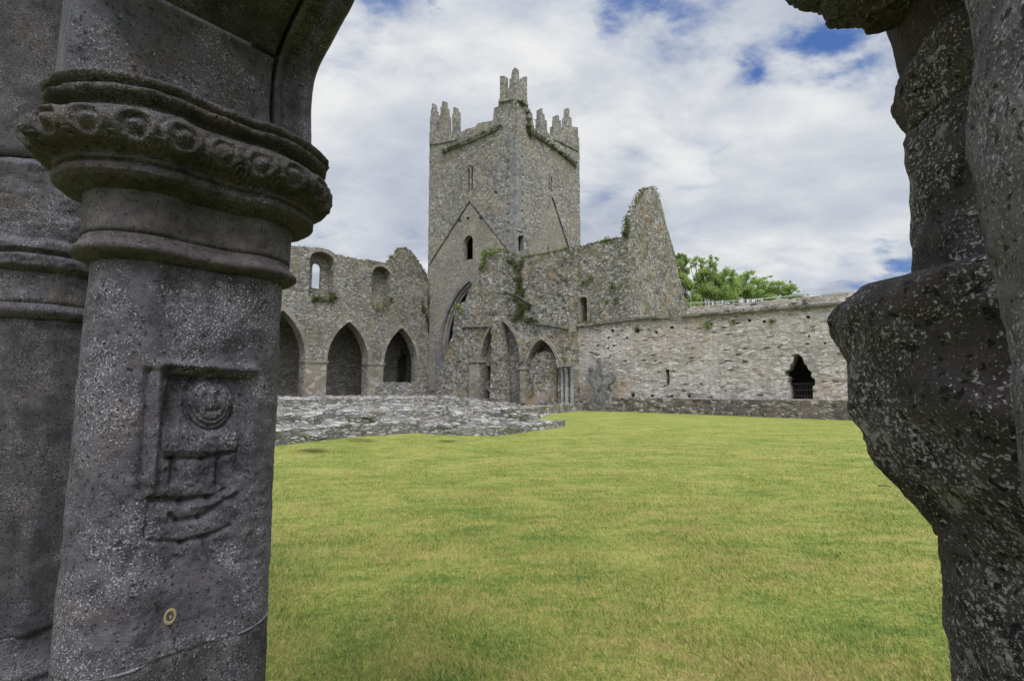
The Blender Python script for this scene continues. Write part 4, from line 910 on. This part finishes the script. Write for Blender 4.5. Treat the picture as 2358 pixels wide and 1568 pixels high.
def figure(x, y):
    """relief of the little carved effigy, metres, in photo-pixel coordinates of the web face"""
    if not (290 < x < 640 and 790 < y < 1300): return 0
    h = 0.0
    d = poly_d(x, y, PAN)
    h -= 0.020 * ss(d, -4, 7) * (1 - ss(y, 960, 1010) * 0.72)           # sunk niche, shallower over the body
    h += 0.014 * gs(seg(x, y, 372, 838, 580, 852), 10) + 0.006 * gs(seg(x, y, 368, 850, 352, 1110), 10)
    for (a, q, k) in (((346, 858, 328, 1120), 13, .013), ((584, 876, 552, 1085), 9, .010), ((392, 866, 560, 872), 8, .010)): h -= k * gs(seg(x, y, *a), q)
    e_ = math.hypot((x - 487) / 54, (y - 926) / 62)                        # head in its mail coif
    if e_ < 1.25:
        h += 0.020 * max(0, 1 - e_ ** 4) ** .6 if e_ < 1 else 0
        h -= 0.005 * gs(e_ - .86, .06) + 0.004 * gs(e_ - .68, .06); h -= 0.003 * gs(e_ - 1.08, .07)
        h -= .006 * gs(math.hypot((x - 474), (y - 912)), 8) + .006 * gs(math.hypot((x - 505), (y - 912)), 8)
        h += .005 * gs(seg(x, y, 490, 905, 490, 930), 5); h -= .007 * gs(seg(x, y, 478, 947, 503, 945), 4.5)
    h += 0.006 * ss(y, 985, 1000) * (1 - ss(y, 1035, 1050)) * (375 < x < 545)
    for a, q, k in (((385, 1056, 470, 1058), 4, .009), ((470, 1058, 545, 1040), 4, .009), ((402, 1060, 398, 1112), 6, .011), ((508, 1050, 504, 1118), 5, .012),
                    ((350, 1152, 420, 1156), 6, .014), ((420, 1156, 482, 1148), 6, .014), ((482, 1150, 520, 1128), 4, .007),
                    ((392, 1186, 410, 1202), 5, .010), ((410, 1202, 460, 1192), 5, .010), ((460, 1192, 545, 1140), 5, .010),
                    ((345, 1246, 420, 1250), 4, .009), ((420, 1250, 480, 1235), 5, .010), ((480, 1235, 530, 1212), 4, .006), ((470, 1240, 486, 1290), 5, .007), ((345, 1150, 335, 1240), 6, .006)):
        h -= k * gs(seg(x, y, *a), q * 1.25)
    h += .004 * gs(seg(x, y, 430, 1175, 530, 1128), 9)
    h += 0.0035 * noise.noise(Vector((x * .05, y * .05, 1))) * ss(y, 1050, 1100)
    return h * (1.2 + .35 * noise.noise(Vector((x * .03, y * .03, 9)))) + .0022 * noise.noise(Vector((x * .11, y * .11, 4))) * ss(d, -30, 10)
def relief(x, y, z, s, i):
    if i >= 90 + 15 and i < len(S1) - 20: return 0
    px_, py_ = proj((x, y, z)); return figure(px_, py_)
ZJ = onX(XL + WEB, 400, 1500)[1]
off_sh = lambda z: 0.0 + 0.006 * (1.86 - z) / 1.0
# main shaft stone; the carved figure's faces become a part of their own
SD = bell_section(XL, Y1, Y2, RHO, WEB, 60, 170)
S1 = SD
def relief(x, y, z, s, i):
    if 170 + 15 <= i < len(SD) - 20: return 0
    px_, py_ = proj((x, y, z)); return figure(px_, py_)
V, F = pier_rings(SD, ZJ, 1.862, 0.0021, off_sh, 0.0035, relief)
fig, rest = [], []
for f in F:
    if len(f) == 4:
        c = [sum(V[i][k] for i in f) / 4 for k in range(3)]; idx = f[0] % len(SD)
        px_, py_ = proj(c)
        if idx < 185 and 330 < px_ < 600 and 815 < py_ < 1262: fig.append(f); continue
    rest.append(f)
def sub(V, F):
    used = sorted({i for f in F for i in f}); mpx = {j: k for k, j in enumerate(used)}
    return [V[j] for j in used], [tuple(mpx[i] for i in f) for f in F]
obj('shaft', sub(V, rest), M['pier'], lp, smooth=True)
obj('carved_figure', sub(V, fig), M['pier'], lp, smooth=True, label='small worn effigy in a sunk niche')
S0 = bell_section(XL, Y1, Y2, RHO, WEB - .004)
obj('shaft_drum', pier_rings(S0, 0.62, ZJ - .004, 0.02, off_sh, 0.003), M['pier_dark'], lp, smooth=True)
obj('joint', pier_rings(S0, ZJ - .0045, ZJ + .0005, 0.003, lambda z: 0.0058, 0.0026, sc_=45), M['nearest'], lp, smooth=True)
obj('base', pier_rings(S0, 0.5, 0.62, 0.01, lambda z: 0.05 - .04 * abs(math.sin((z - .5) * 26)), 0.002), M['pier_dark'], lp, smooth=True)
obj('neck_ring', pier_rings(S0, 1.862, 1.918, 0.003, lambda z: interp([(1.862, .002), (1.868, .022), (1.876, .034), (1.884, .035), (1.892, .028), (1.90, .020), (1.918, .014)], z), 0.004), M['neck'], lp, smooth=True)
obj('neck', pier_rings(S0, 1.915, 2.012, 0.01, lambda z: 0.018 + .004 * ss(z, 1.97, 2.01), 0.003), M['neck'], lp, smooth=True)
capp = [(2.000, .022), (2.006, .04), (2.013, .058), (2.022, .068), (2.031, .070), (2.038, .064), (2.041, .056), (2.046, .066), (2.051, .068), (2.055, .064), (2.060, .076), (2.070, .094), (2.084, .107), (2.10, .112), (2.12, .108), (2.138, .092), (2.150, .072), (2.156, .060)]
def scrolls(x, y, z, s, i):
    """run of scrolled leaves round the bell of the capital"""
    h = 0.0
    if 2.056 < z < 2.15:
        for row, (zc, r_, ph, sp_) in enumerate(((2.097, .034, 0.0, .074), (2.070, .013, .037, .074))):
            k = round((s - ph) / sp_); ds = s - ph - k * sp_ + .006 * noise.noise(Vector((k * 3.1, row, 7))); dz_ = z - zc - .006 * noise.noise(Vector((k * 2.3, row, 1)))
            e_ = math.hypot(ds, dz_) / r_
            wear = max(.45, .85 + .6 * noise.noise(Vector((k * 1.37, row * 4, 0.5)))) * .85
            if e_ < 1.4:
                ang = math.atan2(dz_, ds) * (1 if k % 2 else -1)
                sp2 = math.cos(2 * math.pi * e_ * 1.6 - ang)           # a spiral tendril
                h += wear * (.0075 * gs(e_ - .82, .17) - .0070 * gs(e_ - .50, .15) + .0085 * gs(e_, .26) - .004 * gs(e_ - 1.15, .12) + .0018 * sp2 * gs(e_ - .8, .4) + .003 * (1 - ss(e_, .8, 1.2)))
        h -= .005 * gs(z - 2.061, .003) + .004 * gs(z - 2.145, .004)
    return h
SC = bell_section(XL, Y1, Y2, RHO, WEB, 200, 110)
per_off = 0
obj('capital', pier_rings(SC, 2.000, 2.156, 0.0018, lambda z: interp(capp, z), 0.006, scrolls, sc_=11, poff=.10), M['capital'], lp, smooth=True)
abp = [(2.156, .060), (2.160, .058), (2.166, .078), (2.172, .090), (2.180, .094), (2.185, .088), (2.188, .078), (2.192, .094), (2.202, .098), (2.209, .088), (2.22, .045), (2.232, .015)]
obj('abacus', pier_rings(SC, 2.155, 2.234, 0.003, lambda z: interp(abp, z), 0.008, sc_=13), M['capital'], lp, smooth=True)
# yellow lichen ring on the shaft
ly, lz = onX(XL + WEB + .004, 391, 1418); V = []; F = []
for i in range(24):
    a = 2 * math.pi * i / 24
    for r_, t_ in ((.008, .0), (.011, .0010), (.0140, .0)):
        V.append((XL + WEB + .006 + t_, ly + r_ * .8 * math.cos(a), lz + r_ * 1.15 * math.sin(a)))
for i in range(24):
    for k in range(2):
        a = i * 3 + k; b_ = ((i + 1) % 24) * 3 + k; F.append((a, a + 1, b_ + 1, b_))
k = len(V); V += [(XL + WEB + .0095, ly + .003 * math.cos(a), lz + .004 * math.sin(a)) for a in (0, 1.6, 3.1, 4.7)]; F.append((k, k + 1, k + 2, k + 3))
obj('lichen', (V, F), M['lichen'], lp)

# the arch over the opening: stones swept along the intrados
def catmull(P_, n):
    o = []
    for i in range(len(P_) - 1):
        p0 = Vector(P_[max(i - 1, 0)]); p1 = Vector(P_[i]); p2 = Vector(P_[i + 1]); p3 = Vector(P_[min(i + 2, len(P_) - 1)])
        for j in range(n):
            f = j / n; o.append(0.5 * ((2 * p1) + (p2 - p0) * f + (2 * p0 - 5 * p1 + 4 * p2 - p3) * f * f + (3 * p1 - p0 - 3 * p2 + p3) * f ** 3))
    o.append(Vector(P_[-1])); return o
YSF = 0.585
aL = onY(YSF, 724, 350); aL2 = onY(YSF, 726, 200); aL3 = onY(YSF, 772, 95); aL4 = onY(YSF, 822, 0)
YSR = 0.74
r1 = onY(YSR, 1800, -10); r2 = onY(YSR, 1868, 42); r3 = onY(YSR, 1925, 68); r4 = onY(YSR, 1985, 78); r5 = onY(YSR, 2060, 78)
path = [(aL[0], YSF, 2.228), (aL2[0], YSF, aL2[1]), (aL3[0], YSF, aL3[1]), (aL4[0], YSF, aL4[1]), (aL4[0] + .14, YSF + .03, aL4[1] + .22),
        (-.55, .66, 2.98), (-.33, .70, 2.75), (r1[0] - .07, YSR - .01, r1[1] + .13), (r1[0], YSR, r1[1]), (r2[0], YSR, r2[1]), (r3[0], YSR, r3[1]), (r4[0], YSR, r4[1]), (r5[0], YSR, r5[1]), (.22, YSR, r5[1] + .0)]
pth = catmull(path, 14)
def sweep(pth, sec, amp=0.003, sc_=9, closed=True):
    cs = []
    for i, p in enumerate(pth):
        q0 = pth[max(i - 1, 0)]; q1 = pth[min(i + 1, len(pth) - 1)]; d = (q1 - q0); d.y = 0; d.normalize()
        nrm = Vector((-d.z, 0, d.x))            # into the stone
        c = []
        for (yy, dd) in sec:
            w = p + nrm * dd + Vector((0, yy, 0)); w += nrm * rough(tuple(w), amp, sc_); c.append(tuple(w))
        cs.append(c)
    V, F = loft(cs); n = len(sec)
    F.append(tuple(range(n - 1, -1, -1))); F.append(tuple(range((len(cs) - 1) * n, len(cs) * n)))
    return V, F
def secd(sec, st=0.02):
    q = densify(sec, st, 0, 0, False); return [(p.x, p.y) for p in q]
brk = 14 * 3 - 3
main_sec = secd([(-.10, .34), (-.10, .04), (-.115, .02), (-.515, .02), (-.515, .34)])
mould_sec = secd([(0, .3), (0, .012), (-.012, .0), (-.035, .0), (-.045, .016), (-.052, .034), (-.075, .034), (-.085, .022), (-.0985, .018), (-.0985, .3)], .008)
j1 = 17
arch = thing('cloister_arch', 'dark moulded stone arch springing from the carved pillar capital', 'arch', (-.7, .3, 2.23))
obj('springer', sweep(pth[:j1], main_sec, .006), M['springer'], arch, smooth=True, label='lichened lower stone')
obj('voussoir', sweep([p + Vector((.004, 0, .004)) for p in pth[j1 - 1:70]], main_sec, .005), M['pier_dark'], arch, smooth=True)
obj('voussoir', sweep(pth[70:96], main_sec, .005), M['springer'], arch, smooth=True)
obj('voussoir', sweep(pth[96:], main_sec, .012, 14), M['capital'], arch, smooth=True)
obj('moulding', sweep(pth[:96], mould_sec, .003), M['pier'], arch, smooth=True)
obj('moulding', sweep(pth[96:], mould_sec, .012, 16), M['capital'], arch, smooth=True)

# second pier, further along to the left
XL2, Ya, Yb = -2.62, 0.17, 0.50
S2 = bell_section(XL2, Ya, Yb, 0.19, 0.16, 60, 60)
p2 = thing('cloister_pier', 'plain dark cloister pillar with base mouldings at far left behind the carved one', 'pillar', (XL2, .35, .5), 'cloister arcade pillars')
zz2 = lambda y: onX(XL2 + .15, 100, y)[1]
def flute(x, y, z, s, i): return -.008 * gs(y - .13, .022) + .004 * gs(y - .19, .025)
obj('shaft', pier_rings(S2, zz2(1445), zz2(735), 0.02, lambda z: 0.0, 0.004, flute, sc_=5), M['pier_dark'], p2, smooth=True)
obj('base', pier_rings(S2, 0.45, zz2(1440), 0.006, lambda z: interp([(.45, .10), (.5, .10), (.52, .085), (.53, .06), (.55, .085), (.58, .075), (.59, .04), (.62, .055), (.64, .05), (.66, .02), (.70, 0)], z), 0.008, sc_=12), M['pier_dark'], p2, smooth=True)
obj('neck_ring', pier_rings(S2, zz2(738), zz2(700), 0.008, lambda z: .03 * math.sin(math.pi * (z - zz2(738)) / (zz2(700) - zz2(738))) + .004, 0.006, sc_=12), M['pier_dark'], p2, smooth=True)
obj('neck', pier_rings(S2, zz2(702), zz2(628), 0.02, lambda z: 0.012, 0.006, sc_=12), M['springer'], p2, smooth=True)
obj('capital', pier_rings(S2, zz2(632), zz2(380), 0.006, lambda z: interp([(zz2(632), .01), (zz2(622), .05), (zz2(600), .055), (zz2(592), .02), (zz2(585), .05), (zz2(570), .05), (zz2(560), .03), (zz2(440), .05), (zz2(400), .07), (zz2(380), .03)], z), 0.012, sc_=10), M['springer'], p2, smooth=True)
S3 = bell_section(XL2, Ya - .02, Yb, 0.23, 0.22, 40, 40)
obj('springer', pier_rings(S3, zz2(382), 3.5, 0.04, lambda z: 0.0 + .25 * max(0, z - 2.6) ** 1.5, 0.008, sc_=6), M['pier_dark'], p2, smooth=True)
# dwarf wall they stand on
tag(obj('dwarf_wall', join(slab('Y', 0.0, [(-3.6, -.05), (0.75, -.05), (0.75, .48), (-3.6, .48)], th=0.75, grid=.25, amp=.012, jit=.015, seed=81)), M['pier_dark'], base=(-1.4, .3, 0)), 'low dark dwarf wall carrying the cloister pillars', 'wall')

# right pier, worn smooth, very close
AZC, RC = R(52), 0.80
ccx, ccy = RC * math.cos(AZC - R(132)), RC * math.cos(AZC - R(42))
def revolve_px(edge, azc, rc, seg_=120, dz=0.006, amp=0.006, sc_=9, zend=None, extra=None):
    """a round shaft whose left outline passes through the given photo pixels"""
    cx_, cy_ = rc * math.cos(azc - R(132)), rc * math.cos(azc - R(42)); prof = []
    for (x, y) in edge:
        d = ray_w(x, y); az = math.atan2(d.x, d.y); rho = rc * math.sin(azc - az); rt = rc * math.cos(azc - az)
        prof.append((EYE + rt * d.z / math.hypot(d.x, d.y), rho))
    prof.sort()
    if zend is not None: prof = [(zend, prof[0][1])] + prof
    cs = []; n = max(2, int((prof[-1][0] - prof[0][0]) / dz))
    for j in range(n + 1):
        z = prof[0][0] + (prof[-1][0] - prof[0][0]) * j / n; r_ = interp(prof, z); c = []
        for i in range(seg_):
            a = 2 * math.pi * i / seg_; p = (cx_ + r_ * math.cos(a), cy_ + r_ * math.sin(a), z)
            q = r_ + rough(p, amp, sc_) + (extra(p) if extra else 0); c.append((cx_ + q * math.cos(a), cy_ + q * math.sin(a), z))
        cs.append(c)
    V, F = loft(cs); F.append(tuple(range(seg_ - 1, -1, -1))); F.append(tuple(range(n * seg_, (n + 1) * seg_))); return V, F
rpq = thing('cloister_pier', 'worn black stone pillar with bulging lichened capital at the right edge', 'pillar', (ccx, ccy, .5), 'cloister arcade pillars')
obj('shaft', revolve_px([(2200, 1620), (2192, 1568), (2180, 1480), (2168, 1400), (2166, 1290), (2152, 1222)], AZC, RC, amp=.006, zend=.48), M['right'], rpq, smooth=True)
obj('capital', revolve_px([(2154, 1228), (2148, 1205), (2110, 1150), (2050, 1078), (2010, 1015), (1990, 975), (1968, 920), (1958, 870), (1955, 832), (1938, 792), (1929, 760), (1931, 730), (1945, 705), (1975, 686), (2030, 674), (2112, 664)], AZC, RC, amp=.009, sc_=8, dz=.004, extra=lambda p: .012 - .030 * abs(noise.noise(Vector(p) * 7 + Vector((3, 1, 2)))) + .006 * noise.noise(Vector(p) * 32)), M['right'], rpq, smooth=True)
obj('upper_shaft', revolve_px([(2116, 668), (2113, 600), (2104, 520), (2096, 450), (2090, 400), (2090, 345), (2096, 322)], AZC, RC, amp=.005, extra=lambda p: .006 - .018 * abs(noise.noise(Vector(p) * 8)) + .003 * noise.noise(Vector(p) * 36)), M['right'], rpq, smooth=True)
obj('neck_ring', revolve_px([(2098, 326), (2088, 305), (2068, 275), (2062, 245), (2064, 222), (2074, 200), (2082, 186)], AZC, RC, amp=.008, sc_=14, dz=.003), M['right'], rpq, smooth=True)
obj('upper_neck', revolve_px([(2080, 195), (2070, 165), (2054, 110), (2040, 70), (2018, 0), (2000, -80)], AZC, RC, amp=.004), M['right_top'], rpq, smooth=True)
AZN, RN = R(63), 0.36
obj('near_shaft', revolve_px([(2400, 1900), (2380, 1568), (2368, 1300), (2345, 1000), (2335, 850), (2318, 760), (2300, 640), (2280, 560), (2262, 480), (2232, 330), (2228, 240), (2240, 180), (2243, 100), (2226, 0), (2214, -80)], AZN, RN, seg_=160, amp=.004, sc_=14, dz=.004, zend=.48), M['nearest'], rpq, smooth=True)

# small dark twig on the lawn
tg = onZ(0.03, 2035, 1119)
tag(obj('twig', join(tube((tg[0] - .07, tg[1], .03), (tg[0] + .03, tg[1] + .02, .04), .012), tube((tg[0] + .02, tg[1] + .02, .04), (tg[0] + .09, tg[1] - .03, .035), .008)), M['bark'], base=(tg[0], tg[1], 0)), 'small dark twig lying on the lawn near the right pillar', 'twig')
